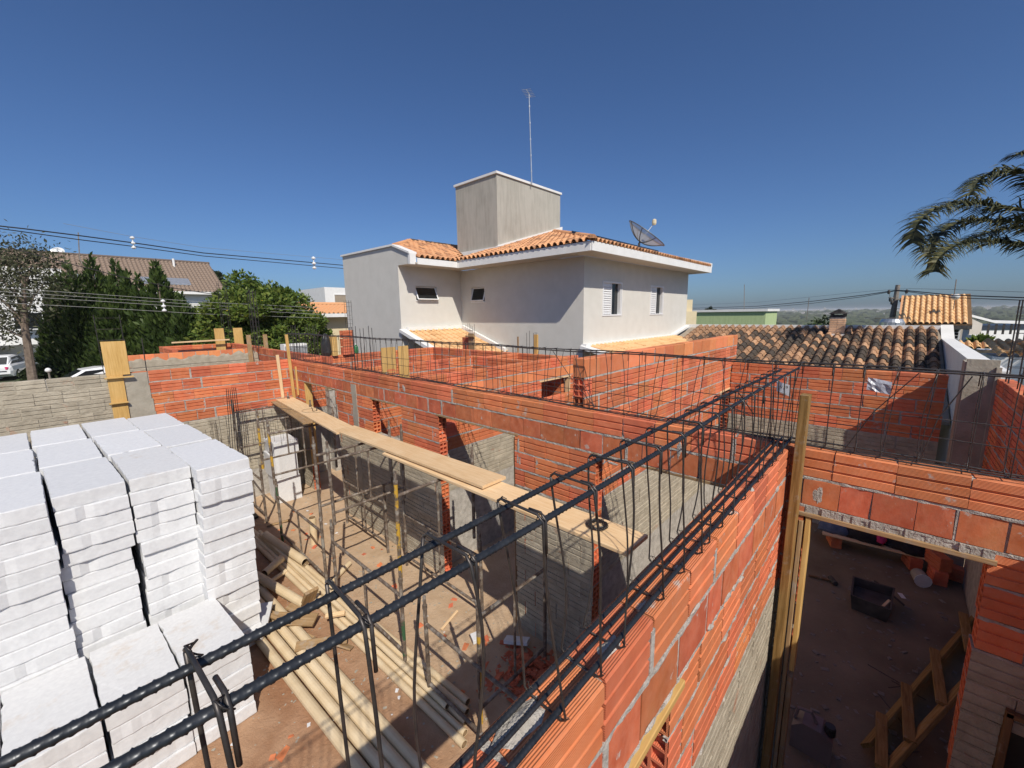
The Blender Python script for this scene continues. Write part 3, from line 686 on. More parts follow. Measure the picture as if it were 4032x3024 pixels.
SB = [stirrup_mesh('stirrup_b%d' % i, -0.0565, 0.0565, -0.902, -0.355, 0.0026, (b0, b1), sh, 6, seed=i) for i, (b0, b1, sh) in
      enumerate(((0.0, 0.004, 0.0), (0.02, 0.0, 0.03), (-0.015, 0.02, -0.03), (0.01, -0.01, 0.06)))]
y = -1.8; rotB = Matrix.Rotation(math.pi / 2, 4, 'Z')
while y < 9.8:
    tt = (y + 1.8) / 11.6
    inst('stirrup', SB[rnd.randint(0, 3)], cageB, Matrix.Translation((3.372 + rnd.uniform(-.004, .004), y, CAMZ + 0.025 * tt)) @ rotB @ Matrix.Rotation(rnd.uniform(-.08, .08), 4, 'Z'))
    y += rnd.uniform(0.145, 0.175)
for (y0, y1, dz) in ((2.55, 2.05, .5), (2.3, 2.05, .5), (-.12, .17, .5), (-0.33, -.18, .5)):
    mb = MB(); mb.tube([(3.36, y0, Z(-.37)), (3.37, (y0 + y1) / 2 + .03, Z(-.63)), (3.37, y1, Z(-.89))], 0.0032, 6); part('spare_bar', mb, 'rebar_thin', cageB)
def starter(label, x, y, zb, zt, wx=0.10, wy=0.10, n=4, r=0.005, rings=0, group='bare column bars'):
    e = empty('column_bars', (x, y, zb), label, 'rebar', group); rd = random.Random(int(x * 100 + y * 10))
    offs = [(-wx / 2, -wy / 2), (wx / 2, -wy / 2), (wx / 2, wy / 2), (-wx / 2, wy / 2), (0, -wy / 2), (0, wy / 2)][:n]
    for ox, oy in offs:
        mb = MB(); dz = rd.uniform(-.04, .04); lx, ly = rd.uniform(-.012, .012), rd.uniform(-.012, .012)
        mb.tube([(x + ox, y + oy, zb - 0.1), (x + ox + lx, y + oy + ly, zt + dz)], r, 6); part('upright_bar', mb, 'rebar_thin', e)
    for i in range(rings):
        z = zb + (zt - zb) * (i + 0.5) / rings; mb = MB(); mb.tube([(x + a * wx / 2, y + b * wy / 2, z) for a, b in ((-1, -1), (1, -1), (1, 1), (-1, 1), (-1, -1))], 0.003, 5)
        part('ring', mb, 'rebar_thin', e)
    return e
starter('upright steel bars rising through the long wall above its concrete post', 3.37, 6.84, ZT, Z(-.18), .05, .10, 4)
starter('thin upright bars just right of the concrete post bars', 3.70, 7.2, 1.6, Z(-.2), .06, .08, 2)
starter('pair of thin upright bars left of the plywood panels', 3.74, 6.93, 1.6, Z(-.18), .05, .05, 2)
starter('cluster of column bars beside the black plastic bag', 3.95, 10.05, ZT, Z(-.19), .2, .12, 6)
starter('cluster of column bars in front of the bush', 3.72, 10.5, ZT - .3, Z(-.17), .16, .12, 6)
starter('bars rising from the boarded column by the lean-to roof', 7.82, 8.85, ZT, Z(-.26), .12, .2, 6, rings=2)
starter('column bars with a timber prop against the grey house wall', 7.54, 6.35, ZT, Z(-.40), .1, .22, 5)
starter('ladder-like bars above the yellow column shutter', 0.53, 9.66, 2.6, Z(.13), .30, .06, 2, .006, 7)
starter('leaning thick bars on the concrete column', 0.80, 9.64, 2.2, Z(-.28), .22, .03, 2, .008)
starter('tall bar cage in front of the left part of the bush', 4.25, 18.7, ZT, Z(1.35), .22, .3, 4, .007, 10)
starter('tall dense bar cage rising before the bush', 4.05, 14.55, ZT, Z(.86), .16, .2, 6, .007, 12)
starter('tall bar cage with rings beside the grey wing of the house', 6.6, 13.6, ZT - .5, Z(.55), .16, .16, 4, .006, 14)
starter('bar column standing on the right wall before the yellow roof', 7.6, -1.08, 2.8, Z(.05), .16, .1, 4, .007, 10)
starter('bar column at the right picture edge', 6.5, -1.08, 2.8, Z(.10), .2, .12, 6, .007, 10)
# paper tags wired to the cage
tg = empty('paper_tag', (3.28, 0.53, Z(-.5)), 'white printed tag wired to the cage corner', 'tag')
mb = MB(); q = [(3.28, .565, Z(-.545)), (3.285, .485, Z(-.575)), (3.275, .487, Z(-.497)), (3.27, .568, Z(-.472))]
mb.prism(q, (0.0012, 0, 0)); part('sheet', mb, 'paper', tg)
fc = bpy.data.curves.new('tag_text', 'FONT'); fc.body = 'V19'; fc.size = 0.03; fc.materials.append(M['ink']); fc.align_x = 'CENTER'
fo = bpy.data.objects.new('lettering', fc); COL.objects.link(fo); fo.parent = tg
FMX = Matrix.Translation((-0.010, -0.006, -0.022)) @ Matrix(((0, 0, -1, 0), (-1, 0, 0, 0), (0, 1, 0, 0), (0, 0, 0, 1)))
fo.parent = None; bpy.context.view_layer.update(); lm_ = bpy.data.meshes.new_from_object(fo.evaluated_get(bpy.context.evaluated_depsgraph_get())); bpy.data.objects.remove(fo)
fo = bpy.data.objects.new('lettering', lm_); COL.objects.link(fo); fo.parent = tg; fo.matrix_local = FMX
mb = MB()
for i in range(4): mb.prism([(3.27, .55 - .0 * i, Z(-.545 - .005 * i)), (3.27, .51, Z(-.556 - .005 * i)), (3.27, .51, Z(-.558 - .005 * i)), (3.27, .55, Z(-.547 - .005 * i))], (-.0015, 0, 0))
part('small_print', mb, 'ink', tg)
mb = MB(); o = 0; pts = []
for i in range(6):
    for j in range(5): pts.append((3.28 + random.uniform(-.008, .008), 0.10 - 0.022 * i, Z(-.405 - .019 * j - .004 * i)))
mb.v += pts; mb.f += [(i * 5 + j, i * 5 + j + 1, (i + 1) * 5 + j + 1, (i + 1) * 5 + j) for i in range(5) for j in range(4)]
single('plastic_tag', mb, 'tag_plastic', 'crumpled clear plastic tag hanging on the cage over the far red wall', 'tag')
# ------------------------------------------------------------------ foam blocks
def foam_mesh(name, mat, L, W_, Hh, seed):
    rd = random.Random(seed); per = []; st = 0.055
    def edge(a, b):
        n = max(3, int((Vector(b) - Vector(a)).length / st)); a, b = Vector(a), Vector(b); nn = Vector((b.y - a.y, a.x - b.x, 0)).normalized()
        for i in range(n):
            p = a + (b - a) * (i / n); k = rd.uniform(-0.003, 0.003)
            if i == 0: k = -0.004
            elif rd.random() < 0.06: k -= rd.uniform(0.006, 0.018)
            per.append(p + nn * k)
    x, y = W_ / 2, L / 2
    for a, b in (((-x, -y, 0), (x, -y, 0)), ((x, -y, 0), (x, y, 0)), ((x, y, 0), (-x, y, 0)), ((-x, y, 0), (-x, -y, 0))): edge(a, b)
    n = len(per); mb = MB(); e = 0.008
    lv = [(0.002, 0.988), (e * 1.4, 1.0), (Hh * 0.5, 0.9985), (Hh - e * 1.4, 1.0), (Hh - 0.001, 0.986)]
    for z, s in lv: mb.v += [(p.x * s + rd.uniform(-.001, .001), p.y * (1 - (1 - s) * 0.45) + rd.uniform(-.001, .001), z + rd.uniform(-.0012, .0012)) for p in per]
    mb.f += [(i * n + k, i * n + (k + 1) % n, (i + 1) * n + (k + 1) % n, (i + 1) * n + k) for i in range(len(lv) - 1) for k in range(n)]
    mb.f += [tuple(range(n - 1, -1, -1)), tuple(range((len(lv) - 1) * n, len(lv) * n))]
    return mb.mesh(name, mat)
LH = 0.1318
FM = [foam_mesh('foam_%d' % i, 'foam', 1.14, 0.475, LH, i) for i in range(6)]
FS = [foam_mesh('foam_soiled_%d' % i, 'foam_soiled', 1.14, 0.475, LH, 20 + i) for i in range(2)]
FT = [foam_mesh('foam_short_%d' % i, 'foam', 0.97, 0.475, 0.129, 40 + i) for i in range(3)]
FTS = [foam_mesh('foam_short_soiled_%d' % i, 'foam_soiled', 0.97, 0.475, 0.129, 50 + i) for i in range(2)]
rnd = random.Random(31)
COLN = ['rightmost', 'second from right', 'third from right', 'fourth from right', 'leftmost']
ROWN = ['front', 'middle', 'back']
FX = [0.937, 0.449, -0.055, -0.55, -1.045]; FY = [5.07, 5.25, 5.22, 5.11, 5.2]
for c in range(5):
    for r in range(3):
        x0, y0 = FX[c] - 0.085 * r, FY[c] + 0.56 + 1.19 * r + (0.05 if r and c == 0 else 0)
        lean = -0.075 if c == 0 else rnd.uniform(-.03, .02)
        gx = gy = 0
        for k in range(17):
            z = Z(-1.507) - LH * (k + 1) + 0.0
            if k % 4 == 1: gx, gy = rnd.uniform(-.016, .016), rnd.uniform(-.03, .015)
            me = rnd.choice(FM)
            if k == 0 and (c, r) in ((1, 0),): me = FS[0]
            dx = lean * k / 17 + gx + rnd.uniform(-.008, .008); dy = gy + rnd.uniform(-.024, .020)
            if k == 0: dx, dy = 0, 0
            o = inst('foam_block', me, None, Matrix.Translation((x0 + dx, y0 + dy, z + 0.004)) @ Matrix.Rotation(math.radians(3.2) + rnd.gauss(0, .008), 4, 'Z'))
            tag(o, '%s foam block from the top, %s stack of the %s column' % (ORD[k] if k else 'topmost', ROWN[r], COLN[c]), 'foam block', 'tall foam block stacks')
SX = [0.53, 0.045, -0.45, -0.93]
for c in range(4):
    y0 = 4.60 - 0.04 * c
    for k in range(6):
        me = rnd.choice(FT) if not (k == 0) else FTS[c % 2]
        dx, dy = (rnd.uniform(-.012, .012), rnd.uniform(-.015, .015)) if k else (0, 0)
        o = inst('foam_block', me, None, Matrix.Translation((SX[c] + dx, y0 + dy, Z(-2.97) - 0.1297 * (k + 1) + .03)) @ Matrix.Rotation(math.radians(3.5) + rnd.gauss(0, .008), 4, 'Z'))
        tag(o, '%s foam block from the top of the low front pile, %s' % (ORD[k] if k else 'topmost', ['rightmost column', 'second column from right', 'third column from right', 'leftmost column'][c]), 'foam block', 'low foam block pile')
for k, (hh, dx) in enumerate(((0.52, 0), (0.48, -.03), (0.27, .01))):
    me = foam_mesh('foam_big_%d' % k, 'foam', 0.62, 0.46, hh, 70 + k); zb = 0.03 + sum((0.52, 0.48, 0.27)[:k])
    o = inst('foam_block', me, None, Matrix.Translation((2.76 + dx, 9.13, zb)) @ Matrix.Rotation(math.radians(-4 + 2 * k), 4, 'Z'))
    tag(o, ('thick foam block at the bottom of the pile behind the scaffold', 'middle thick foam block of the pile behind the scaffold', 'topmost foam block of the pile behind the scaffold')[k], 'foam block')
# ------------------------------------------------------------------ scaffold
def tube_obj(name, pts, r, mat, parent, n=10):
    mb = MB(); mb.tube(pts, r, n); return part(name, mb, mat, parent, smooth=False)
SCN = [0]
def panel(label, axis, c, s0, s1, z0, z1, mats=('steel_worn', 'steel_worn'), pins=True):
    P = (lambda s, z, d=0: (c + d, s, z)) if axis == 'y' else (lambda s, z, d=0: (s, c + d, z))
    e = empty('scaffold_trestle', P((s0 + s1) / 2, z0), label, 'scaffold', 'tube scaffold frames'); rd = random.Random(int(c * 100 + s0 * 31))
    for s, mt in ((s0, mats[0]), (s1, mats[1])):
        tx = rd.uniform(-.012, .012)
        tube_obj('upright', [P(s, z0), P(s + tx, z1)], 0.0205, mt, e)
        if pins: tube_obj('spigot', [P(s + tx, z1 - .02), P(s + tx, z1 + .10)], 0.016, 'steel_worn', e); tube_obj('collar', [P(s + tx, z1 - .03), P(s + tx, z1 + .005)], 0.025, 'steel_worn', e)
    zb, zt = z0 + 0.16, z1 - (0.16 if axis == 'x' else 0.20)
    tube_obj('crossbar', [P(s0, zt), P(s1, zt + rd.uniform(-.01, .01))], 0.0175, 'steel_worn', e)
    tube_obj('crossbar', [P(s0, zb), P(s1, zb + rd.uniform(-.01, .01))], 0.0175, 'steel_worn', e)
    m = (s0 + s1) / 2
    tube_obj('strut', [P(m, zb), P(m, zt)], 0.013, 'steel_worn', e)
    mb = MB()
    for s in (s0, s1):
        h = P(s, z0 + 0.55); mb.tube([h, (h[0] - .03, h[1] - .03, h[2]), (h[0] - .045, h[1] - .03, h[2] + .03)], 0.006, 5)
    part('hook', mb, 'steel_worn', e)
    return e
Y_, G_, W0 = 'steel_yellow', 'steel_green', 'steel_worn'
panel('lower scaffold frame in front of the small foam pile', 'y', 2.10, 8.18, 9.35, 0.02, 1.05, (W0, W0))
panel('upper scaffold frame with yellow leg nearest the red front wall', 'x', 9.35, 2.06, 3.06, 1.06, 2.10, (W0, W0))
panel('upper scaffold frame with yellow leg before the small foam pile', 'x', 8.18, 2.14, 3.06, 1.06, 2.08, (Y_, W0))
panel('lower scaffold frame between yellow-green leg and first plank joint', 'y', 2.05, 5.50, 7.22, 0.02, 1.05, (W0, G_))
panel('lower scaffold frame against the long wall, far bay', 'y', 3.08, 5.62, 7.02, 0.02, 1.05, (W0, W0))
panel('upper scaffold frame with yellow and green leg', 'x', 7.22, 2.03, 3.06, 1.06, 2.08, (Y_, W0))
panel('upper scaffold frame under the plank overlap', 'x', 5.50, 2.06, 3.16, 1.06, 2.10, (W0, W0))
panel('upper scaffold frame beside the plank overlap frame', 'x', 5.17, 2.10, 3.16, 1.06, 2.10, (W0, W0))
panel('lower scaffold frame ending at the yellow-green pole', 'y', 2.05, 3.54, 5.17, 0.02, 1.05, (G_, W0))
panel('lower scaffold frame against the long wall, middle bay', 'y', 3.09, 3.43, 5.10, 0.02, 1.05, (W0, W0))
panel('upper scaffold frame with bright yellow upper leg', 'x', 3.54, 2.06, 3.09, 1.06, 2.12, (Y_, W0))
panel('low scaffold frame lying along the thin pipes near the cage', 'y', 2.0, 1.55, 3.03, 0.02, 1.03, (W0, W0))
panel('low scaffold frame across the nearest door opening', 'x', 2.46, 2.16, 3.11, 0.02, 1.28, (Y_, W0))
ZP = Z(-1.715)
board('scaffold_plank', (3.05, 9.50, ZP), (2.745, 5.98, ZP - .003), 0.33, 0.03, 'pine', None, 'pine scaffold plank with tie wire, farthest of the three', 'plank', 'scaffold planks')
board('scaffold_plank', (2.93, 9.52, ZP - .031), (2.66, 7.1, ZP - .032), 0.28, 0.026, 'wood_dirty', None, 'grey weathered board beneath the farthest scaffold plank', 'plank', 'scaffold planks')
board('scaffold_plank', (2.79, 6.17, ZP - .0), (2.785, 2.85, ZP + .032), 0.335, 0.032, 'pine', None, 'pine scaffold plank in the middle of the run', 'plank', 'scaffold planks')
board('scaffold_plank', (2.76, 4.7, ZP - .033), (2.71, 1.26, ZP), 0.34, 0.03, 'pine', None, 'pine scaffold plank under the coil of black wire', 'plank', 'scaffold planks')
cp_ = gz(2352, 2072, -1.70); mb = MB(); rd = random.Random(3); pts = []
for i in range(260):
    a = i * 0.33; r = 0.070 + 0.013 * math.sin(i * .37) + 0.009 * rd.uniform(-1, 1)
    pts.append((cp_.x + r * math.cos(a), cp_.y + r * math.sin(a), ZP + .02 + 0.024 * rd.random()))
mb.tube(pts, 0.0024, 4); single('wire_coil', mb, 'black_plastic', 'coil of black tie wire lying on the nearest plank', 'wire coil')
cp_ = gz(900 + .5877 * 570, 1300 + .5877 * 540, -1.70); mb = MB(); zq = ZP + .018
mb.tube([(cp_.x + .17 * math.cos(a) * (1 + .15 * math.sin(3 * a)), cp_.y + .22 * math.sin(a), zq + .015 * math.sin(2 * a) ** 2) for a in [i * .3 for i in range(26)]], 0.002, 4)
mb.tube([(cp_.x - .05, cp_.y - .05, zq + .075), (cp_.x - .03, cp_.y - .05, zq), (cp_.x + .03, cp_.y - .05, zq), (cp_.x + .05, cp_.y - .04, zq + .085)], .007, 5)
single('wire_loop', mb, 'black_plastic', 'loose loop of tie wire with dark clip on the farthest plank', 'wire')
# heap of bent stirrups by the front wall, and wires hanging through the scaffold
rd = random.Random(8)
for i in range(16):
    x, y = 1.62 + rd.uniform(-.16, .16), 8.85 + rd.uniform(-.15, .15); z = 1.2 + rd.uniform(-.3, .35); a = rd.uniform(0, 3.1); w_ = .12; h_ = rd.uniform(.4, .5)
    q = [(x + w_ * .5 * math.cos(a) * s, y + w_ * .5 * math.sin(a) * s, z + h_ * t + rd.uniform(-.02, .02)) for s, t in ((-1, 0), (1, 0), (1, 1), (-1, 1), (-1, .02))]
    mb = MB(); mb.tube(q, .003, 5); single('loose_stirrup', mb, 'rebar_thin', 'bent wire stirrup hanging in the bundle by the red front wall', 'stirrup', 'hanging stirrup bundle')
for i in range(6):
    mb = MB(); x = 1.9 + rd.uniform(-.05, .05)
    mb.tube([(1.9 + .04 * i, 9.2, 1.25), (1.93 + .035 * i, 9.17, 1.9), (1.95 + .03 * i, 9.15, 2.45)], .006, 5)
    single('leaning_bar', mb, 'rebar', 'dark steel bar in the bundle leaning on the scaffold by the front wall', 'rebar', 'leaning bar bundle')
for i in range(4):
    zz = 1.55 + .16 * i; mb = MB(); mb.tube([(1.95, 8.9 - .15 * i, zz + .1), (2.3, 8.8 - .1 * i, zz + .13), (2.9, 8.6 - .1 * i, zz - .05 + .05 * math.sin(i))], .004, 5)
    for j in range(9):
        t = j / 8; p = Vector((1.98 + .9 * t, 8.9 - .15 * i - .25 * t, zz + .1 - .1 * t)); mb.tube([p, p + Vector((.03, .10, -.35 + .1 * (j % 2)))], .0026, 4)
    single('hanging_cage', mb, 'rebar_thin', ('lowest', 'second', 'third', 'uppermost')[i] + ' thin wire cage slung inside the far scaffold bay', 'rebar cage', 'slung wire cages')
# ------------------------------------------------------------------ pipes, offcuts and rubble on the ground
def pipe(label, p0, p1, r, group, mat='pvc', socket=True, z=None):
    p0, p1 = Vector(p0), Vector(p1); e = empty('pvc_pipe', p0, label, 'pipe', group); mb = MB()
    n = 14; d = (p1 - p0).normalized(); a = d.cross(Vector((0, 0, 1))).normalized() if abs(d.z) < .9 else Vector((1, 0, 0)); b = a.cross(d)
    ring = lambda c, rr: [c + (a * math.cos(2 * math.pi * k / n) + b * math.sin(2 * math.pi * k / n)) * rr for k in range(n)]
    L = (p1 - p0).length; prof = [(0, r - .004), (0, r), (L - .09, r), (L - .08, r * 1.07), (L, r * 1.07), (L, r - .003)] if socket else [(0, r - .004), (0, r), (L, r), (L, r - .004)]
    vs = [v for s, rr in prof for v in ring(p0 + d * s, rr)]
    mb.add(vs, [(i * n + k, i * n + (k + 1) % n, (i + 1) * n + (k + 1) % n, (i + 1) * n + k) for i in range(len(prof) - 1) for k in range(n)])
    part('shell', mb, mat, e, smooth=False)
    for q, qd in ((p0, d), (p1, -d)):
        mb = MB(); mb.add(ring(q, r - .004) + ring(q + qd * min(.25, L / 2), r - .005), [(k, (k + 1) % n, n + (k + 1) % n, n + k)[::-1] for k in range(n)] + [tuple(range(n, 2 * n))]); part('bore', mb, 'pvc_shaded', e)
    return e
for i, (xf, xn, lb) in enumerate(((1.00, 1.22, 'outermost'), (1.12, 1.335, 'second'), (1.235, 1.44, 'third'), (1.345, 1.545, 'innermost'))):
    pipe('beige %s thick pipe of the near bundle' % lb, (xf, 6.7 + .12 * i, .08), (xn, 2.36 - .07 * i, .085), .049, 'thick beige drain pipes')
for i, (xf, xn) in enumerate(((1.69, 1.905), (1.755, 1.975), (1.82, 2.05), (1.885, 2.12), (1.95, 2.19), (1.84, 2.0))):
    pipe('beige thin pipe, %s in the bundle beside the scaffold' % ('first', 'second', 'third', 'fourth', 'fifth', 'topmost')[i], (xf, 8.2 - .12 * i, .062 if i < 5 else .118), (xn, 2.40 + .07 * i, .062 if i < 5 else .118), .030 if i % 2 else .034, 'thin beige pipes')
pipe('beige thick pipe stub pointing at the camera beside the scaffold', (1.86, 7.4, .17), (2.01, 6.12, .15), .062, None, socket=False)
pipe('beige thick pipe lying on top of the near bundle', (1.40, 6.25, .19), (1.66, 5.25, .10), .058, None, socket=False)
pipe('short beige pipe piece lying across the bundle', (1.50, 6.25, .17), (1.78, 6.42, .2), .052, None)
pipe('small beige pipe piece under the short one', (1.52, 6.1, .10), (1.76, 6.2, .10), .03, None, socket=False)
pipe('short beige pipe standing upright between the scaffold legs', (2.39, 6.78, .03), (2.39, 6.76, .50), .055, None)
pipe('short beige pipe lying behind the bundle by the leg', (2.12, 5.5, .06), (2.5, 5.75, .06), .036, None, socket=False)
rd = random.Random(5)
for i, (a, b, wd, th, mt, lb) in enumerate([
        ((1.06, 4.98, .22), (1.27, 5.42, .24), .16, .05, 'foam', 'white broken foam strip lying across the pipes'),
        ((0.90, 5.20, .20), (1.12, 4.98, .17), .14, .04, 'foam', 'white foam offcut beside the foam pile'),
        ((1.30, 5.15, .17), (1.62, 4.80, .15), .17, .025, 'wood_dirty', 'dirty square plywood offcut on the pipes'),
        ((1.02, 5.75, .16), (1.36, 5.15, .15), .10, .03, 'wood_dirty', 'grey weathered board lying across the pipes'),
        ((1.50, 5.35, .12), (1.60, 4.95, .13), .10, .02, 'wood_dirty', 'narrow grey board end by the plywood offcut'),
        ((1.30, 4.55, .14), (1.75, 4.25, .13), .11, .022, 'wood_dirty', 'splintered brown board on the thick pipes'),
        ((1.58, 4.42, .12), (1.75, 4.15, .06), .09, .02, 'wood_dirty', 'split board end pointing to the cage'),
        ((1.70, 5.30, .05), (1.72, 5.12, .33), .17, .04, 'wood_dirty', 'square timber block standing among the pipes'),
        ((1.72, 4.75, .16), (1.9, 4.62, .17), .05, .04, 'pine', 'small pale timber block on the thin pipes'),
        ((1.15, 5.5, .20), (1.35, 5.0, .19), .05, .025, 'wood_dirty', 'thin lath crossing the pipe bundle'),
        ((1.42, 4.88, .05), (1.5, 4.6, .06), .08, .05, 'wood_dirty', 'dark timber chunk below the plywood offcut'),
        ((2.05, 8.02, .04), (2.42, 7.92, .05), .07, .03, 'wood_dirty', 'short brown lath on the sand by the scaffold foot'),
        ((2.62, 3.65, .035), (2.95, 3.75, .04), .03, .012, 'pine', 'thin lath on the sand near the door opening'),
        ((3.0, 2.95, .06), (3.12, 2.7, .1), .12, .04, 'foam', 'white foam strip by the brick rubble'),
        ((2.75, 3.25, .05), (2.86, 3.2, .06), .12, .05, 'foam', 'white foam lump by the brick rubble')]):
    o = board('offcut', a, b, wd, th, mt, None, lb, 'offcut')
    o.rotation_euler.rotate_axis('X', rd.uniform(-.4, .4))
board('dark_board', (1.35, 8.75, .05), (2.05, 8.75, .06), .55, .04, 'black_plastic', None, 'black flat tray lying at the foot of the front wall', 'tray')
def chunk(seed, s):
    rd = random.Random(seed); mb = MB(); a, b, c = s * rd.uniform(.6, 1.3), s * rd.uniform(.4, .9), s * rd.uniform(.12, .35); J = lambda: rd.uniform(.6, 1.1)
    mb.hexa([(-a * J(), -b * J(), 0), (a * J(), -b * J(), 0), (a * J(), b * J(), 0), (-a * J(), b * J(), 0)], [(-a * J(), -b * J(), c), (a * J(), -b * J(), c * J()), (a * J(), b * J(), c), (-a * J(), b * J(), c * J())])
    return mb
CK = [chunk(i, .045).mesh('fragment_%d' % i, 'clay_ridged') for i in range(6)]
CW_ = [chunk(i + 9, .022).mesh('crumb_%d' % i, 'foam') for i in range(4)]
def hyp(x, y): return 0.02 + H(x, y)
for i in range(46):
    x, y = rd.choice([(2.6 + rd.gauss(0, .25), 5.2 + rd.gauss(0, 1.5)), (2.5 + rd.gauss(0, .3), 3.4 + rd.gauss(0, .5)), (1.3 + rd.gauss(0, .5), 3.3 + rd.gauss(0, .8)), (2.4 + rd.gauss(0, .3), 7.5 + rd.gauss(0, .6))])
    if x > 3.2 or (.2 < x < 1.2 and y > 4) or x < .5: continue
    o = inst('brick_fragment', rd.choice(CK), None, Matrix.Translation((x, y, hyp(x, y))) @ Matrix.Rotation(rd.uniform(0, 6.3), 4, 'Z') @ Matrix.Rotation(rd.uniform(-.4, .4), 4, 'X') @ Matrix.Scale(rd.uniform(.5, 1.25), 4))
    tag(o, 'broken red brick fragment lying on the sandy courtyard ground', 'brick fragment', 'scattered brick fragments')
for i in range(40):
    x, y = rd.choice([(1.55 + rd.gauss(0, .25), 3.6 + rd.gauss(0, .6)), (1.0 + rd.gauss(0, .4), 3.2 + rd.gauss(0, .6)), (2.6 + rd.gauss(0, .3), 3.2 + rd.gauss(0, .5)), (2.8, 7.4 + rd.gauss(0, .6))])
    o = inst('foam_crumb', rd.choice(CW_), None, Matrix.Translation((x, y, hyp(x, y))) @ Matrix.Rotation(rd.uniform(0, 6.3), 4, 'Z') @ Matrix.Scale(rd.uniform(.4, 1.3), 4))
    tag(o, 'small white crumb of foam or plaster on the courtyard earth', 'crumb', 'scattered white crumbs')
mb = MB()
for i in range(330):
    x, y = 2.85 + rd.gauss(0, .17), 2.30 + rd.gauss(0, .25); hh = max(0, .08 * (1 - ((x - 2.85) / .4) ** 2 - ((y - 2.30) / .5) ** 2)); c = chunk(i, rd.uniform(.025, .06))
    m = Matrix.Translation((x, y, .02 + hh * rd.random())) @ Matrix.Rotation(rd.uniform(0, 6.3), 4, 'Z') @ Matrix.Rotation(rd.uniform(-.9, .9), 4, 'X')
    mb.add([m @ Vector(v) for v in c.v], c.f)
single('brick_rubble', mb, 'clay_smooth', 'heap of broken red bricks in the shade of the nearest wall', 'rubble', kind='stuff')
mb = MB()
for i in range(1600):
    x, y = rd.uniform(.4, 3.25), rd.uniform(1.2, 9.4); c = chunk(i, rd.uniform(.006, .017)); m = Matrix.Translation((x, y, hyp(x, y))) @ Matrix.Rotation(rd.uniform(0, 6.3), 4, 'Z')
    mb.add([m @ Vector(v) for v in c.v], c.f)
single('gravel', mb, 'concrete', 'small stones strewn over the courtyard earth', 'gravel', kind='stuff')
# ------------------------------------------------------------------ timber at the wall corner and in the shaded room
po = board('timber_post', (3.215, .398, .05), (3.225, .392, Z(-.54)), .052, .10, 'wood_post', None, 'tall yellow timber post strapped at the wall corner', 'post', up=(1, 0, 0))
board('timber_lath', (3.27, 9.56, 1.6), (3.235, 9.57, Z(-.35)), .06, .025, 'pine_yellow', None, 'thin upright lath at the far inner corner, taller', 'lath', up=(0, 1, 0))
board('timber_lath', (3.04, 9.57, 2.05), (3.02, 9.575, Z(-.77)), .06, .025, 'pine', None, 'short pale lath left of the far inner corner', 'lath', up=(0, 1, 0))
board('timber_lath', (3.28, 9.36, 2.1), (3.285, 9.37, 2.72), .05, .03, 'pine_yellow', None, 'short lath stub right of the far inner corner', 'lath', up=(1, 0, 0))
for i, (x, y, lb) in enumerate(((3.86, 14.62, 'left timber stake beside the tall dense bar cage'), (4.28, 14.5, 'right timber stake beside the tall dense bar cage'))):
    board('timber_stake', (x, y, 2.3), (x, y, Z(-.5)), .12, .04, 'wood_dirty', None, lb, 'stake', up=(0, 1, 0))
for i, (x, y, lb) in enumerate(((3.95, 18.5, 'left yellow shutter board by the small wall box'), (4.55, 18.5, 'right yellow shutter board by the small wall box'))):
    board('shutter_panel', (x, y, 2.3), (x, y, Z(-.35)), .30, .03, 'pine_yellow', None, lb, 'board', up=(0, 1, 0))
board('pale_beam', (2.5, 18.3, 2.96), (4.2, 18.3, 2.98), .05, .05, 'pine', None, 'pale timber lintel lying over the small wall box', 'beam')
pa = board('plywood_panel', (4.12, 7.02, 2.35), (4.12, 7.0, Z(-.575)), .30, .02, 'pine_yellow', None, 'left plywood panel leaning on the inner wall', 'plywood', up=(0, 1, 0))
board('plywood_panel', (4.42, 6.97, 2.35), (4.42, 6.96, Z(-.565)), .22, .02, 'pine_yellow', None, 'right plywood panel leaning on the inner wall', 'plywood', up=(0, 1, 0))
board('plywood_panel', (3.62, 6.98, 2.5), (3.95, 6.92, 2.62), .2, .02, 'pine_yellow', None, 'low plywood piece at the foot of the leaning panels', 'plywood', up=(0, 1, 0))
bx = empty('boarded_column', (7.82, 8.8, 2.5), 'small timber-boarded column before the lean-to tiles', 'formwork')
board('shutter_board', (7.74, 8.72, 2.5), (7.74, 8.72, Z(-.50)), .22, .03, 'wood_dirty', bx, up=(1, 0, 0)); board('batten', (7.7, 8.56, Z(-.58)), (7.7, 8.9, Z(-.58)), .05, .04, 'wood_dirty', bx)
mb = MB(); mb.box(7.75, 7.9, 8.84, 9.12, 2.6, Z(-.62)); part('brick_face', mb, 'clay_smooth', bx)
board('timber_prop', (7.5, 6.18, 2.6), (7.5, 6.18, Z(-.467)), .10, .05, 'pine_yellow', None, 'square timber prop beside the bars at the grey house wall', 'prop', up=(1, 0, 0))
board('timber_stick', (7.5, 6.75, 2.6), (7.5, 6.75, Z(-.53)), .035, .03, 'wood_dirty', None, 'thin timber stick left of the square prop', 'stick', up=(1, 0, 0))
cs = empty('corner_shutter', (8.3, -.88, 1.8), 'brown shuttered concrete column at the end of the red back wall', 'formwork')
board('shutter_board', (8.02, -.86, .2), (8.02, -.86, Z(-.66)), .29, .03, 'concrete', cs, up=(1, 0, 0)); board('shutter_board', (8.2, -.72, .2), (8.2, -.72, Z(-.70)), .3, .03, 'concrete', cs, up=(0, 1, 0))
board('batten', (7.99, -1.0, .4), (7.99, -1.0, Z(-.75)), .05, .03, 'concrete', cs, up=(1, 0, 0))
mb = MB(); mb.box(8.05, 8.55, -1.0, -.74, 0, Z(-.70)); part('concrete', mb, 'concrete', cs)
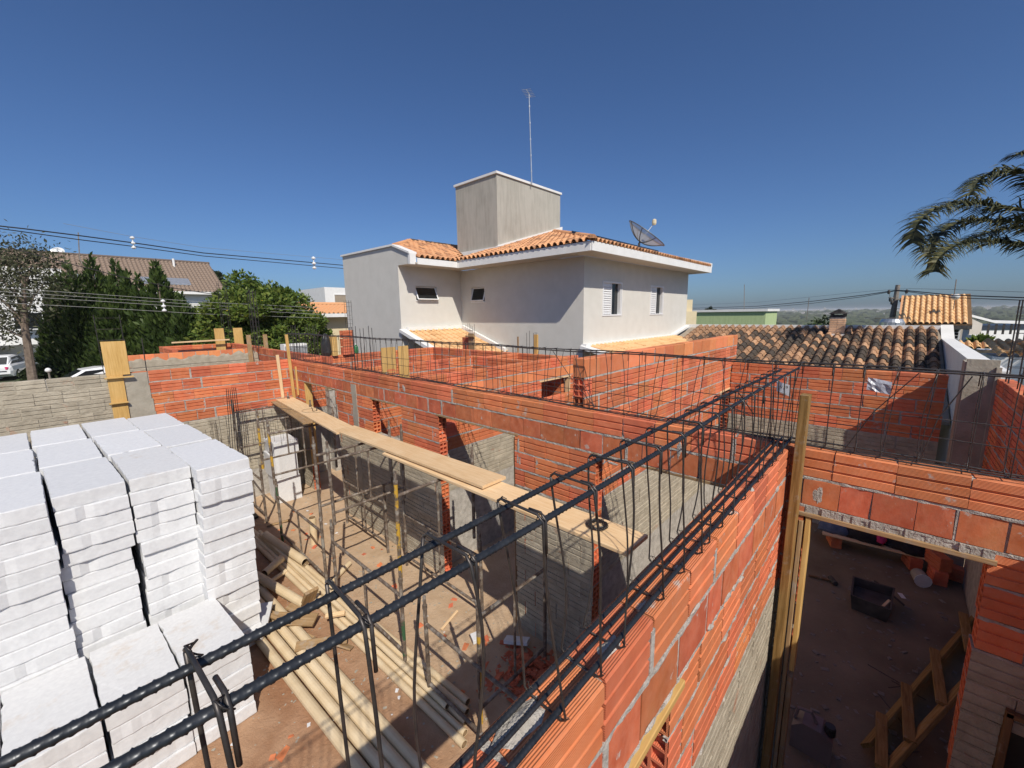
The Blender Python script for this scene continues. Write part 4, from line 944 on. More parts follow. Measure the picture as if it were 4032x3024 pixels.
# upright brick stack with the bag, bottle
mb = MB(); mb.box(4.35, 4.47, 9.9, 10.05, ZT, Z(-.45)); single('shutter_panel', mb, 'pine_yellow', 'yellow timber board beside the black plastic bag', 'board')
mb = MB(); b0 = Vector((4.28, 10.08, ZT - .02))
mb.lathe(b0, [(.10, 0), (.13, .1), (.12, .3), (.10, .42), (.06, .52), (.015, .56)], 12)
mb.v = [(x + random.uniform(-.012, .012), y + random.uniform(-.012, .012), z) for x, y, z in mb.v]
single('plastic_bag', mb, 'black_plastic', 'black plastic bag tied over a post at the back wall', 'plastic bag')
for i in range(3):
    inst('brick', BR['ridged'][i], None, Matrix.Translation((4.75, 9.97, ZT + CH * i)) @ Matrix.Rotation(.1 * i, 4, 'Z'))['label'] = ('lowest', 'middle', 'topmost')[i] + ' loose brick of the small pier beside the black bag'
for o in [o for o in COL.objects if o.parent is None and o.name.startswith('brick') and not o.name.startswith('brick_')]: tag(o, None, 'brick', 'loose pier bricks')
bo = empty('bottle', (5.0, 9.99, ZT), 'green plastic bottle standing on the back orange wall', 'bottle'); mb = MB()
mb.lathe((5.0, 10.02, ZT), [(.045, 0), (.05, .03), (.05, .16), (.018, .23)], 12); part('body', mb, 'bottle_green', bo, True)
mb = MB(); mb.lathe((5.0, 10.02, ZT + .225), [(.02, 0), (.02, .03)], 10); part('cap', mb, 'porcelain', bo)
# shaded room on the right
FZ = 0.047
t = empty('mixing_trough', (6.48, -.1, FZ), 'black mortar trough on the shaded room floor', 'trough')
o_ = [(6.74, .10), (6.77, -.32), (6.20, -.29), (6.24, .09)]; i_ = [(x * .9 + 6.49 * .1, y * .9 - .1 * .1) for x, y in o_]
bot = [(x * .86 + 6.49 * .14, y * .86 - .1 * .14) for x, y in o_]
mb = MB(); vs = [(x, y, FZ) for x, y in bot] + [(x, y, FZ + .2) for x, y in o_] + [(x, y, FZ + .2) for x, y in i_] + [(x, y, FZ + .03) for x, y in bot]
mb.add(vs, [(a + k, a + (k + 1) % 4, a + 4 + (k + 1) % 4, a + 4 + k) for a in (0, 4, 8) for k in range(4)] + [(12, 13, 14, 15), (3, 2, 1, 0)]); part('tub', mb, 'dusty_black', t)
mb = MB(); mb.prism([(x * .85 + 6.49 * .15, y * .85 - .1 * .15, FZ + .07) for x, y in o_], (0, 0, .02)); part('mortar_residue', mb, 'dusty_black', t)
board('handle', (6.3, -.2, FZ + .12), (6.42, -.27, FZ + .2), .03, .02, 'pine', t)
mb = MB(); mb.tube([(6.78, -.12, FZ + .2), (6.9, -.2, FZ + .1), (6.75, -.42, FZ + .02)], .012, 6); part('rope', mb, 'dusty_black', t)
t = empty('mallet', (6.7, .4, FZ), 'mallet with wooden handle lying on the shaded floor', 'mallet'); board('handle', (6.69, .56, FZ + .02), (6.75, .30, FZ + .02), .03, .025, 'wood_dark', t)
mb = MB(); mb.tube([(6.80, .33, FZ + .035), (6.68, .26, FZ + .035)], .034, 10); part('head', mb, 'dusty_black', t)
t = empty('jerrycan', (3.88, .18, FZ), 'dull brown jerrycan at the bottom of the shaded room', 'jerrycan'); mb = MB()
pr = [(-.14, 0), (.14, 0), (.14, .2), (.07, .27), (-.06, .27), (-.14, .22)]
mb.prism([(3.88 + .09, .18 + a, FZ + b) for a, b in pr], (-.17, 0, 0)); part('body', mb, 'jerrycan', t)
mb = MB(); mb.lathe((3.88, .07, FZ + .24), [(.04, 0), (.04, .06), (.035, .075)], 12); part('cap', mb, 'black_plastic', t)
mb = MB(); mb.tube([(3.88, .31, FZ + .22), (3.88, .29, FZ + .33), (3.88, .20, FZ + .35), (3.88, .16, FZ + .27)], .014, 8); part('handle', mb, 'jerrycan', t)
t = empty('wooden_ladder', (5.0, -.5, FZ), 'rough timber ladder lying tilted along the shaded right wall', 'ladder')
rr_ = lambda x, y, z: gz(2900 + .6172 * x, 2000 + .6172 * y, z)
board('rail', rr_(830, 1515, -3.62), rr_(1590, 615, -3.62), .10, .032, 'wood_post', t, up=(0, .8, .6)); board('rail', rr_(930, 1700, -3.40), rr_(1560, 1010, -3.40), .11, .032, 'wood_post', t, up=(0, .8, .6))
for a, b in (((925, 1320), (925, 1660)), ((1082, 1130), (1105, 1490)), ((1262, 905), (1310, 1250)), ((1445, 675), (1490, 920))):
    board('rung', rr_(*a, -3.55), rr_(*b, -3.36), .075, .03, 'wood_post', t, up=(0, 0, 1))
t = empty('clothes_board', (7.95, -.1, FZ), 'board on bricks holding a heap of work clothes', 'board')
board('plank', (7.86, .55, FZ + .21), (7.98, -.62, FZ + .21), .24, .025, 'pine', t)
for y in (.4, -.5): inst('brick', BR['ridged'][0], t, Matrix.Translation((7.95, y, FZ + .005)) @ Matrix.Rotation(.3, 4, 'Z'))
def cloth(label, c, s, mat, seed):
    rd = random.Random(seed); mb = MB(); n, m = 20, 9
    for j in range(m):
        ph = math.pi / 2 * j / (m - 1)
        for k in range(n):
            a = 2 * math.pi * k / n; f = 1 + .16 * math.sin(3 * a + seed + 2 * ph) + .08 * math.sin(7 * a - seed) + rd.uniform(-.05, .05)
            mb.v.append((c[0] + s[0] * f * math.cos(ph) * math.cos(a), c[1] + s[1] * f * math.cos(ph) * math.sin(a), c[2] + s[2] * (math.sin(ph) * (1 + .1 * math.sin(5 * a)))))
    mb.f += [(j * n + k, j * n + (k + 1) % n, (j + 1) * n + (k + 1) % n, (j + 1) * n + k) for j in range(m - 1) for k in range(n)] + [tuple(range(n - 1, -1, -1))]
    single('clothes', mb, mat, label, 'clothes', smooth=True)
zc = FZ + .225
cloth('bundled blue denim clothes at the left of the board', (7.98, .42, zc), (.17, .2, .18), 'denim', 1)
cloth('black clothes heap in the middle of the board', (7.98, .08, zc), (.17, .24, .19), 'black_cloth', 2)
cloth('black bag at the right end of the board', (8.0, -.42, zc), (.16, .26, .17), 'black_cloth', 3)
cloth('bright pink cloth on the black clothes heap', (7.9, -.14, zc + .06), (.09, .07, .10), 'pink_cloth', 4)
t = empty('plastic_bucket', (7.5, -.62, FZ), 'small pale bucket lying on its side by the bricks', 'bucket'); mb = MB()
mb.tube([(7.42, -.60, FZ + .09), (7.60, -.55, FZ + .09)], [.09, .075], 14); part('body', mb, 'concrete', t); mb = MB(); mb.tube([(7.412, -.602, FZ + .09), (7.418, -.6, FZ + .09)], .094, 14); part('rim', mb, 'paper', t)
for i, (x, y, z, a) in enumerate(((7.75, -.75, 0, .2), (7.78, -.74, .19, .5), (7.95, -.88, 0, 1.4))):
    tag(inst('brick', BR['ridged'][i], None, Matrix.Translation((x, y, FZ + z)) @ Matrix.Rotation(a, 4, 'Z')), ('lower loose brick beside the bucket', 'upper loose brick beside the bucket', 'loose brick against the shuttered column foot')[i], 'brick')
board('paper_scrap', (6.95, -.42, FZ + .004), (7.05, -.38, FZ + .006), .05, .003, 'paper', None, 'small white packet on the shaded floor', 'packet', bev=.0005)
rd = random.Random(6)
for i in range(7):
    x, y = 4.6 + rd.uniform(-.4, .9), -.55 + rd.uniform(-.2, .25); a = rd.uniform(0, 3); mb = MB(); mb.tube([(x, y, FZ + .01), (x + .25 * math.cos(a), y + .25 * math.sin(a), FZ + .03 + .05 * rd.random())], .004, 5)
    single('wire_scrap', mb, 'rebar_thin', 'dark wire scrap under the ladder on the shaded floor', 'wire', 'wire scraps')
# window frame in the lower right wall
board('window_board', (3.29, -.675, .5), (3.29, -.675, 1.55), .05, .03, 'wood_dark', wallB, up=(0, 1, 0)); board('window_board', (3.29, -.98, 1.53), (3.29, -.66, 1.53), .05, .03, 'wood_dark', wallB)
mb = MB(); mb.box(3.40, 3.43, -.98, -.67, .5, 1.52); part('shade_panel', mb, 'black_plastic', wallB)  # added black sheet standing in for the darkness inside the opening
mb = MB(); rd = random.Random(12)
for i in range(420):
    x, y = rd.uniform(3.5, 8.4), rd.uniform(-.95, .42 if rd.random() < .7 else 2.0)
    c = chunk(i + 5, rd.choice((.008, .012, .02, .03))); m = Matrix.Translation((x, y, FZ - .002)) @ Matrix.Rotation(rd.uniform(0, 6.3), 4, 'Z'); mb.add([m @ Vector(v) for v in c.v], c.f)
single('floor_gravel', mb, 'grey_post', 'grit and mortar crumbs strewn over the shaded room floor', 'gravel', kind='stuff')
# ------------------------------------------------------------------ tiled roofs
def tile_mesh(name, Wt, Lt, mat):
    s = Wt / 0.24; prof = [(-.5, -.012), (-.42, -.010), (-.345, .004), (-.30, .042), (-.16, .080), (0, .092), (.16, .080), (.30, .042), (.345, .004), (.42, -.010), (.5, -.012)]
    n = len(prof); mb = MB()
    for y, dz in ((0, .022), (Lt * 1.14, 0)): mb.v += [(x * Wt * (1 if abs(x) > .42 else (1.04 if y == 0 else .9)), y, z * s + dz * s) for x, z in prof]
    mb.v += [(x * Wt, 0.004, z * s + .022 * s - .020 * s) for x, z in prof]
    mb.f += [(k, k + 1, n + k + 1, n + k) for k in range(n - 1)] + [(2 * n + k, 2 * n + k + 1, k + 1, k) for k in range(n - 1)]
    return mb.mesh(name, mat), mb
def tiled(parent, O, u, v, Wt, Lt, cols, rows, keep, mat, limit=290, jit=.006, seed=1):
    O, u, v = Vector(O), Vector(u).normalized(), Vector(v).normalized(); nn = u.cross(v); me, src = tile_mesh('roof_tile', Wt, Lt, mat); rd = random.Random(seed); lst = []
    for i in range(cols):
        for j in range(rows):
            a, b = (i + .5) * Wt, j * Lt
            if keep and not keep(O + u * a + v * (b + Lt / 2)): continue
            p = O + u * a + v * b + nn * rd.uniform(0, jit)
            R = Matrix(((u.x, v.x, nn.x, p.x), (u.y, v.y, nn.y, p.y), (u.z, v.z, nn.z, p.z), (0, 0, 0, 1))) @ Matrix.Rotation(rd.gauss(0, .006), 4, 'Z')
            lst.append(((p - Vector((0, 0, CAMZ))).length, R))
    lst.sort(key=lambda q: q[0]); mb = MB()
    for k, (d, R) in enumerate(lst):
        if k < limit: inst('roof_tile', me, parent, R)
        else: mb.add([R @ Vector(q) for q in src.v], src.f)
    if mb.v: part('tile_field', mb, mat, parent, kind='stuff')
def ridge_tiles(parent, a, b, r, mat, step=.33, name='ridge_tile'):
    a, b = Vector(a), Vector(b); n = max(1, int((b - a).length / step)); mb = MB(); m = 8; L = (b - a).length / n * 1.12
    for x, rr in ((0, r * 1.12), (L, r)): mb.v += [(x, rr * math.cos(math.pi * k / m), rr * math.sin(math.pi * k / m)) for k in range(m + 1)]
    mb.f += [(k, k + 1, m + 2 + k, m + 1 + k) for k in range(m)]
    mb.f.append(tuple(range(m, -1, -1)))
    me = mb.mesh(name, mat); F = frame(a, b)
    for i in range(n): inst(name, me, parent, Matrix.Translation((b - a) * (i / n)) @ F)
# ------------------------------------------------------------------ the neighbour's house
K = 0.87
hp = lambda x, y, z: (K * x, K * y, CAMZ + K * z)
house = empty('neighbour_house', (K * 14, K * 12, 0), 'two-storey pale grey house with tiled roof and square tower', 'house')
def hbox(mb, x0, x1, y0, y1, z0, z1): a, b = hp(x0, y0, z0), hp(x1, y1, z1); return mb.box(a[0], b[0], a[1], b[1], max(a[2], 0), b[2])
def slab_holes(mb, axis, c0, c1, s0, s1, z0, z1, holes):
    hs = sorted(holes); cur = s0
    B = (lambda a, b, p, q: hbox(mb, a, b, c0, c1, p, q)) if axis == 'x' else (lambda a, b, p, q: hbox(mb, c0, c1, a, b, p, q))
    for (a, b, p, q) in hs:
        B(cur, a, z0, z1); B(a, b, z0, p); B(a, b, q, z1); cur = b
    B(cur, s1, z0, z1)
GZ = -4.31
mb = MB(); hbox(mb, 12.05, 20.75, 7.93, 15.5, GZ, 1.84); hbox(mb, 9.0, 12.2, 14.12, 18.2, GZ, 1.84)
slab_holes(mb, 'x', 7.684, 7.92, 11.80, 20.92, GZ, 1.85, [(12.98, 14.36, -.095, 1.11), (16.80, 18.10, -.095, 1.11)])
slab_holes(mb, 'y', 11.80, 12.04, 7.9215, 13.866, GZ, 1.85, [(12.42, 13.20, .55, 1.13)])
part('wall', mb, 'house_plaster', house)
mb = MB(); slab_holes(mb, 'x', 13.867, 14.11, 8.79, 12.04, GZ, 1.87, [(9.52, 10.52, .60, 1.15)])
# wing street face with sloping parapet top
pts = [(13.07, 2.20), (14.14, 2.57), (18.22, 2.60), (18.22, GZ), (13.868, GZ), (13.868, 1.86), (13.07, 1.86)]
mb.prism([hp(8.782, y, z) for y, z in pts], (K * .21, 0, 0)); part('wing_wall', mb, 'house_plaster', house)
mb = MB()
cp2 = [(13.03, 2.20), (14.14, 2.58), (18.28, 2.61)]
for (a, b) in zip(cp2, cp2[1:]): mb.hexa([hp(8.72, a[0], a[1]), hp(9.06, a[0], a[1]), hp(9.06, b[0], b[1]), hp(8.72, b[0], b[1])], [hp(8.72, a[0], a[1] + .07), hp(9.06, a[0], a[1] + .07), hp(9.06, b[0], b[1] + .07), hp(8.72, b[0], b[1] + .07)])
mb.prism([hp(8.74, 13.00, z) for z in (1.84, 2.22)] + [hp(8.74, 13.12, 2.24), hp(8.74, 13.12, 1.84)], (K * .26, 0, 0))
part('coping', mb, 'white_paint', house)
# soffits and fascias
mb = MB()
hbox(mb, 10.90, 21.36, 6.86, 7.68, 1.852, 1.90); hbox(mb, 10.90, 11.79, 7.681, 12.90, 1.852, 1.90); hbox(mb, 8.95, 11.79, 12.92, 13.86, 1.862, 1.91)
part('soffit', mb, 'soffit', house)
mb = MB()
hbox(mb, 10.86, 21.40, 6.80, 6.855, 1.83, 2.10); hbox(mb, 10.84, 10.895, 6.86, 12.95, 1.83, 2.10); hbox(mb, 9.0, 10.83, 12.90, 12.95, 1.84, 2.06); hbox(mb, 21.34, 21.42, 6.79, 9.2, 1.83, 2.12)
mb.hexa([hp(21.2, 6.8, 2.10), hp(21.5, 6.8, 2.10), hp(21.5, 10.2, 3.1), hp(21.2, 10.2, 3.1)], [hp(21.2, 6.8, 2.27), hp(21.5, 6.8, 2.27), hp(21.5, 10.2, 3.27), hp(21.2, 10.2, 3.27)])
part('fascia', mb, 'white_paint', house)
# roof decks (under the tiles)
SL = .30; ze = 2.10
mb = MB()
mb.add([hp(10.86, 6.83, ze - .02), hp(21.3, 6.83, ze - .02), hp(21.3, 12.55, ze - .02 + SL * 5.72), hp(16.58, 12.55, ze - .02 + SL * 5.72)], [(0, 1, 2, 3)])
mb.add([hp(10.86, 6.83, ze - .02), hp(16.58, 12.55, ze - .02 + SL * 5.72), hp(16.58, 18.7, ze - .02 + SL * 5.72), hp(10.86, 12.95, ze - .02)], [(0, 1, 2, 3)])
mb.add([hp(9.0, 12.93, ze - .04), hp(10.9, 12.93, ze - .04), hp(14.6, 16.6, ze + 1.13), hp(11.0, 16.4, ze + 1.1), hp(9.0, 14.6, ze + .52)], [(0, 1, 2, 3, 4)])
part('roof_deck', mb, 'brown_paint', house)
kW, kL = .205, .335
tiled(house, hp(10.80, 12.95, ze), (0, -1, 0), (1, 0, SL), kW, kL, 27, 15,
      lambda p: (p.y / K - 6.83) > (p.x / K - 10.88) - .1 and (p.y / K - 12.92) < (p.x / K - 10.72) + .1 and not (p.x / K > 12.7 and p.y / K > 12.5), 'tile_mid', seed=2)
tiled(house, hp(10.9, 6.78, ze), (1, 0, 0), (0, 1, SL), kW, kL, 44, 4, lambda p: (p.x / K - 10.88) > (p.y / K - 6.83), 'tile_mid', seed=3)
tiled(house, hp(9.06, 12.88, ze - .02), (1, 0, 0), (0, 1, .34), kW, kL, 24, 11,
      lambda p: (p.x / K - 10.72) < (p.y / K - 12.92) + .1 and p.y / K < 16.5 and (p.y / K - 14.4) < (p.x / K - 9.0) * .95 and not (p.x / K > 12.7 and 12.5 < p.y / K < 15.2), 'tile_mid', seed=4)
ridge_tiles(house, hp(10.80, 6.75, ze + .06), hp(16.5, 12.45, ze + .06 + SL * 5.7), .085, 'tile_mid')
ridge_tiles(house, hp(9.1, 14.5, ze + .58), hp(11.1, 16.4, ze + 1.22), .08, 'tile_mid'); ridge_tiles(house, hp(11.1, 16.4, ze + 1.22), hp(14.2, 16.5, ze + 1.26), .08, 'tile_old')
# tower
mb = MB(); hbox(mb, 12.76, 17.1, 12.55, 15.13, 2.2, 5.64); part('tower', mb, 'stained_plaster', house)
mb = MB(); hbox(mb, 12.70, 17.16, 12.49, 15.19, 5.642, 5.73); part('tower_coping', mb, 'white_paint', house)
mb = MB()
mb.hexa([hp(12.70, 12.48, 2.66), hp(17.2, 12.48, 4.0), hp(17.2, 12.545, 4.0), hp(12.70, 12.545, 2.66)], [hp(12.70, 12.48, 2.84), hp(17.2, 12.48, 4.18), hp(17.2, 12.545, 4.18), hp(12.70, 12.545, 2.84)])
mb.box(*sorted((hp(12.68, 0, 0)[0], hp(12.755, 0, 0)[0])), K * 12.546, K * 15.13, CAMZ + K * 2.64, CAMZ + K * 2.80); part('flashing', mb, 'white_paint', house)
# solar heater on the right slope
mb = MB(); mb.hexa([hp(12.4, 7.5, 2.42), hp(17.0, 7.5, 2.42), hp(17.0, 8.6, 2.75), hp(12.4, 8.6, 2.75)], [hp(12.4, 7.5, 2.5), hp(17.0, 7.5, 2.5), hp(17.0, 8.6, 2.83), hp(12.4, 8.6, 2.83)]); part('solar_panel', mb, 'solar', house)
# windows
def awning(axis, c, s0, s1, z0, z1, swing):
    P = (lambda s, d, z: hp(s, c + d, z)) if axis == 'x' else (lambda s, d, z: hp(c + d, s, z))
    f = empty('window', P((s0 + s1) / 2, 0, z0)); f.parent = house; f.location = Vector(f.location) - Vector(house.location)
    fr = MB(); t = .045; top, bot = .10, .10 - swing
    corners = [(s0 + .02, top, z1 - .03), (s1 - .02, top, z1 - .03), (s1 - .02, bot, z0 + .04), (s0 + .02, bot, z0 + .04)]
    for (a, b) in zip(corners, corners[1:] + corners[:1]): fr.tube([P(*a), P(*b)], .026, 4)
    part('frame', fr, 'aluminium', f); g = MB(); g.quad(*[P(a, d + .006, z) for a, d, z in corners]); part('pane', g, 'glass_dark', f)
    bk = MB(); bk.prism([P(s0, .2, z0), P(s1, .2, z0), P(s1, .2, z1), P(s0, .2, z1)], (0, .01, 0) if axis == 'x' else (.01, 0, 0)); part('shade_backing', bk, 'glass_dark', f)  # dark sheet behind the pane, painted to stand for the unlit interior
    sl = MB(); q = [P(s0 - .02, -.03, z0 - .04), P(s1 + .02, -.03, z0 - .04), P(s1 + .02, .2, z0 - .04), P(s0 - .02, .2, z0 - .04)]; sl.prism(q, (0, 0, .035)); part('sill', sl, 'aluminium', f)
awning('x', 13.867, 9.52, 10.52, .60, 1.15, .22); awning('y', 11.80, 12.42, 13.20, .55, 1.13, .16)
for (a, b) in ((12.98, 14.36), (16.80, 18.10)):
    f = empty('window', (K * (a + b) / 2 - house.location.x, K * 7.7 - house.location.y, CAMZ + K * .5)); f.parent = house
    z0, z1 = -.095, 1.11; m = a + (b - a) * .47; t = .05
    fr = MB()
    for (p, q, r, s) in ((a, b, z0, z0 + t), (a, b, z1 - t, z1), (a, a + t, z0 + t, z1 - t), (b - t, b, z0 + t, z1 - t), (b - .14, b - .10, z0 + t, z1 - t)): hbox(fr, p, q, 7.66, 7.80, r, s)
    part('frame', fr, 'aluminium', f)
    sh = MB(); hbox(sh, a + t, m, 7.72, 7.74, z0 + t, z1 - t); hbox(sh, m - .04, m, 7.685, 7.72, z0 + t, z1 - t); part('shutter_backing', sh, 'aluminium', f)
    sm = MB(); w_ = K * (m - .045 - a - t); sm.prism([(0, 0, 0), (0, -.03, -.008), (0, -.028, .02), (0, 0, .05)], (w_, 0, 0)); sme = sm.mesh('slat', 'aluminium')
    for i in range(13): inst('slat', sme, f, Matrix.Translation(hp(a + t, 7.718, z0 + t + .03 + i * (z1 - z0 - 2 * t - .08) / 13)))
    g = MB(); hbox(g, m, b - .14, 7.78, 7.79, z0 + t, z1 - t); hbox(g, b - .10, b - t, 7.80, 7.81, z0 + t, z1 - t); part('pane', g, 'glass_dark', f)
    cu = MB(); hbox(cu, m + .3, m + .36, 7.775, 7.779, z0 + .1, z1 - .1); part('reflection_bar', cu, 'car_glass', f)
# lower lean-to roofs
lt = empty('lean_to_roof', hp(10.3, 12.5, -1.3), 'small pale orange lean-to roof in the notch of the grey house', 'roof')
tiled(lt, hp(8.95, 11.2, -.60 - .34 * 2.66), (1, 0, 0), (0, 1, .34), .235, .37, 11, 7, None, 'tile_new', seed=5)
mb = MB(); mb.hexa([hp(8.70, 13.9, -.60), hp(8.98, 13.9, -.60), hp(8.98, 11.0, -1.60), hp(8.70, 11.0, -1.60)], [hp(8.70, 13.9, -.48), hp(8.98, 13.9, -.48), hp(8.98, 11.0, -1.46), hp(8.70, 11.0, -1.46)])
hbox(mb, 8.99, 11.78, 13.72, 13.86, -.56, -.42); mb.hexa([hp(11.66, 13.7, -.60), hp(11.79, 13.7, -.60), hp(11.79, 11.2, -1.46), hp(11.66, 11.2, -1.46)], [hp(11.66, 13.7, -.42), hp(11.79, 13.7, -.42), hp(11.79, 11.2, -1.3), hp(11.66, 11.2, -1.3)])
part('flashing', mb, 'white_paint', lt)
mb = MB(); mb.hexa([hp(8.9, 13.8, -.70), hp(11.7, 13.8, -.70), hp(11.7, 11.1, -1.62), hp(8.9, 11.1, -1.62)], [hp(8.9, 13.8, -.62), hp(11.7, 13.8, -.62), hp(11.7, 11.1, -1.54), hp(8.9, 11.1, -1.54)]); part('deck', mb, 'brown_paint', lt)
l2 = empty('lean_to_roof', hp(15, 7, -1.3), 'strip of pale orange tiles along the foot of the grey house', 'roof')
tiled(l2, hp(11.95, 6.35, -1.12 - .22 * 1.25), (1, 0, 0), (0, 1, .22), .235, .37, 27, 3, None, 'tile_new', seed=6)
mb = MB(); hbox(mb, 11.7, 19.1, 7.50, 7.682, -1.10, -1.0); mb.hexa([hp(11.6, 7.68, -1.16), hp(11.92, 7.68, -1.16), hp(11.92, 6.0, -1.54), hp(11.6, 6.0, -1.54)], [hp(11.6, 7.68, -1.05), hp(11.92, 7.68, -1.05), hp(11.92, 6.0, -1.42), hp(11.6, 6.0, -1.42)])
mb.hexa([hp(19.1, 7.5, -1.1), hp(20.95, 7.5, -.72), hp(20.95, 7.682, -.72), hp(19.1, 7.682, -1.1)], [hp(19.1, 7.5, -1.0), hp(20.95, 7.5, -.62), hp(20.95, 7.682, -.62), hp(19.1, 7.682, -1.0)])
part('flashing', mb, 'white_paint', l2)
mb = MB(); mb.hexa([hp(11.8, 7.6, -1.22), hp(19.1, 7.6, -1.22), hp(19.1, 6.2, -1.52), hp(11.8, 6.2, -1.52)], [hp(11.8, 7.6, -1.14), hp(19.1, 7.6, -1.14), hp(19.1, 6.2, -1.44), hp(11.8, 6.2, -1.44)]); part('deck', mb, 'brown_paint', l2)
# ------------------------------------------------------------------ old tiled roof on the right
ro = empty('old_tiled_roof', hp(17, 3, -2), 'weathered dark and orange barrel-tile roof behind the red wall', 'roof')
S2 = .25; xr, zr = 20.9, -.70
ov = Vector((1, 0, S2)).normalized()
tiled(ro, hp(xr - 4.95, 7.35, zr - S2 * 4.95), (0, -1, 0), (1, 0, S2), .243, .365, 30, 12, lambda p: p.y / K < 7.2 - max(0, (17.8 - p.x / K)) * .4, 'tile_old', limit=295, jit=.012, seed=7)
mb = MB(); mb.hexa([hp(13.5, 7.4, zr - S2 * 7.4 - .1), hp(13.5, -1.1, zr - S2 * 7.4 - .1), hp(xr, -1.1, zr - .12), hp(xr, 7.4, zr - .12)], [hp(13.5, 7.4, zr - S2 * 7.4 - .02), hp(13.5, -1.1, zr - S2 * 7.4 - .02), hp(xr, -1.1, zr - .03), hp(xr, 7.4, zr - .03)]); part('deck', mb, 'brown_paint', ro)
mb = MB(); hbox(mb, 20.85, 21.15, -1.1, 7.66, -1.2, -.60); part('ridge_coping', mb, 'white_paint', ro)
mb = MB(); hbox(mb, 20.86, 21.14, -1.1, 7.6, -4.31, -1.21); part('wall', mb, 'white_paint', ro)
pw = empty('parapet_wall', hp(16, -1.2, -4.3), 'white stepped parapet wall closing the old tiled roof', 'wall')
mb = MB(); pts = [(21.1, -.62), (19.9, -1.04), (10.3, -1.075), (10.3, -4.31), (21.1, -4.31)]
mb.prism([hp(x, -1.13, z) for x, z in pts], (0, -.21, 0)); part('wall', mb, 'white_paint', pw)
mb = MB()
for (a, b) in zip(pts[:2], pts[1:3]): mb.hexa([hp(a[0], -1.11, a[1]), hp(a[0], -1.42, a[1]), hp(b[0], -1.42, b[1]), hp(b[0], -1.11, b[1])][::-1], [hp(a[0], -1.11, a[1] + .05), hp(a[0], -1.42, a[1] + .05), hp(b[0], -1.42, b[1] + .05), hp(b[0], -1.11, b[1] + .05)][::-1])
part('coping', mb, 'white_paint', pw)
ch = empty('chimney', hp(20, 1.8, -.9), 'small brick chimney with a dark tile cap on the old roof', 'chimney')
bx0, bx1, by0, by1 = K * 19.9, K * 20.34, K * 1.46, K * 1.92; zb = Z(-.80)
mb = MB(); mb.box(bx0 + .01, bx1 - .01, by0 + .01, by1 - .01, zb - .3, Z(-.24)); part('mortar', mb, 'mortar', ch)
bm_ = MB(); bm_.box(-.095, .095, -.05, .05, 0, .048); bme = bm_.mesh('small_brick', 'small_brick')
for r in range(9):
    for sx in (0, 1):
        for s in range(2):
            off = .0 if r % 2 else .02
            inst('brick', bme, ch, Matrix.Translation((bx0 + .05 if sx == 0 else bx1 - .05, by0 + .10 + s * .2 + (off - .01), zb - .02 + r * .06)) @ Matrix.Rotation(math.pi / 2, 4, 'Z'))
            inst('brick', bme, ch, Matrix.Translation((bx0 + .10 + s * .19, (by0 + .048) if sx == 0 else by1 - .048, zb - .02 + r * .06)))
mb = MB()
for x, y in ((bx0, by0), (bx1 - .07, by0), (bx0, by1 - .07), (bx1 - .07, by1 - .07)): mb.box(x, x + .07, y, y + .07, Z(-.239), Z(-.13))
part('cap_post', mb, 'dusty_black', ch)
mb = MB(); mb.box(bx0 + .03, bx1 - .03, by0 + .03, by1 - .03, Z(-.239), Z(-.16)); part('dark_core', mb, 'black_plastic', ch)  # black box filling the gap between the cap posts
mb = MB(); ym = (by0 + by1) / 2
mb.prism([(bx0 - .06, by0 - .06, Z(-.13)), (bx0 - .06, by1 + .06, Z(-.13)), (bx0 - .06, ym, Z(.03))], (bx1 - bx0 + .12, 0, 0)); part('cap', mb, 'dusty_black', ch)
mb = MB(); mb.box(bx0 - .06, bx1 + .06, by0 - .06, by1 + .06, zb - .12, zb + .02); part('flashing', mb, 'white_paint', ch)
# dish on the house roof
ds = empty('satellite_dish', hp(17.7, 8.6, 2.5), 'large mesh satellite dish tilted on the grey house roof', 'satellite dish')
c0 = Vector(hp(17.6, 8.6, 3.05)); ax = Vector((.22, -.56, .80)).normalized(); ux = ax.cross(Vector((0, 1, 0))).normalized(); uy = ax.cross(ux); R = .80; n = 32
bowl = lambda r, a: c0 + (ux * math.cos(a) + uy * math.sin(a)) * r * R + ax * (.36 * r * r)
mb = MB(); rings = [0.02, .15, .3, .45, .6, .75, .9, 1.0]
for r in rings: mb.v += [tuple(bowl(r, 2 * math.pi * k / n)) for k in range(n)]
mb.f += [(i * n + k, i * n + (k + 1) % n, (i + 1) * n + (k + 1) % n, (i + 1) * n + k) for i in range(len(rings) - 1) for k in range(n)]
part('mesh_bowl', mb, 'mesh_dish', ds, True)
mb = MB(); mb.tube([bowl(1, 2 * math.pi * k / n) for k in range(n + 1)], .018, 5); part('rim', mb, 'dish_rim', ds)
for k in range(8): mb = MB(); mb.tube([bowl(i / 8, 2 * math.pi * k / 8 + .3) - ax * .01 for i in range(9)], .016, 5); part('rib', mb, 'dish_rim', ds)
mb = MB(); mb.tube([c0 - ax * .02, c0 - ax * .08, Vector((c0.x, c0.y, c0.z - .6))], .04, 8); part('mast', mb, 'dish_rim', ds)
fp = c0 + ax * .78; mb = MB(); mb.tube([bowl(.05, 0), fp], .012, 5); part('feed_arm', mb, 'aluminium', ds)
mb = MB(); mb.lathe(fp, [(.06, -.06), (.08, 0), (.075, .12), (.03, .15)], 10); part('feed_horn', mb, 'cream_paint', ds)
an = empty('antenna_mast', hp(15.2, 12.7, 5.7), 'tall thin antenna mast on top of the grey tower', 'antenna'); a0 = at(2094, 726, 16.8); a1 = at(2083, 372, 16.8)
mb = MB(); mb.tube([a0, a0.lerp(a1, .5), a1], .022, 6, r_end=.014); part('mast', mb, 'galvanised', an)
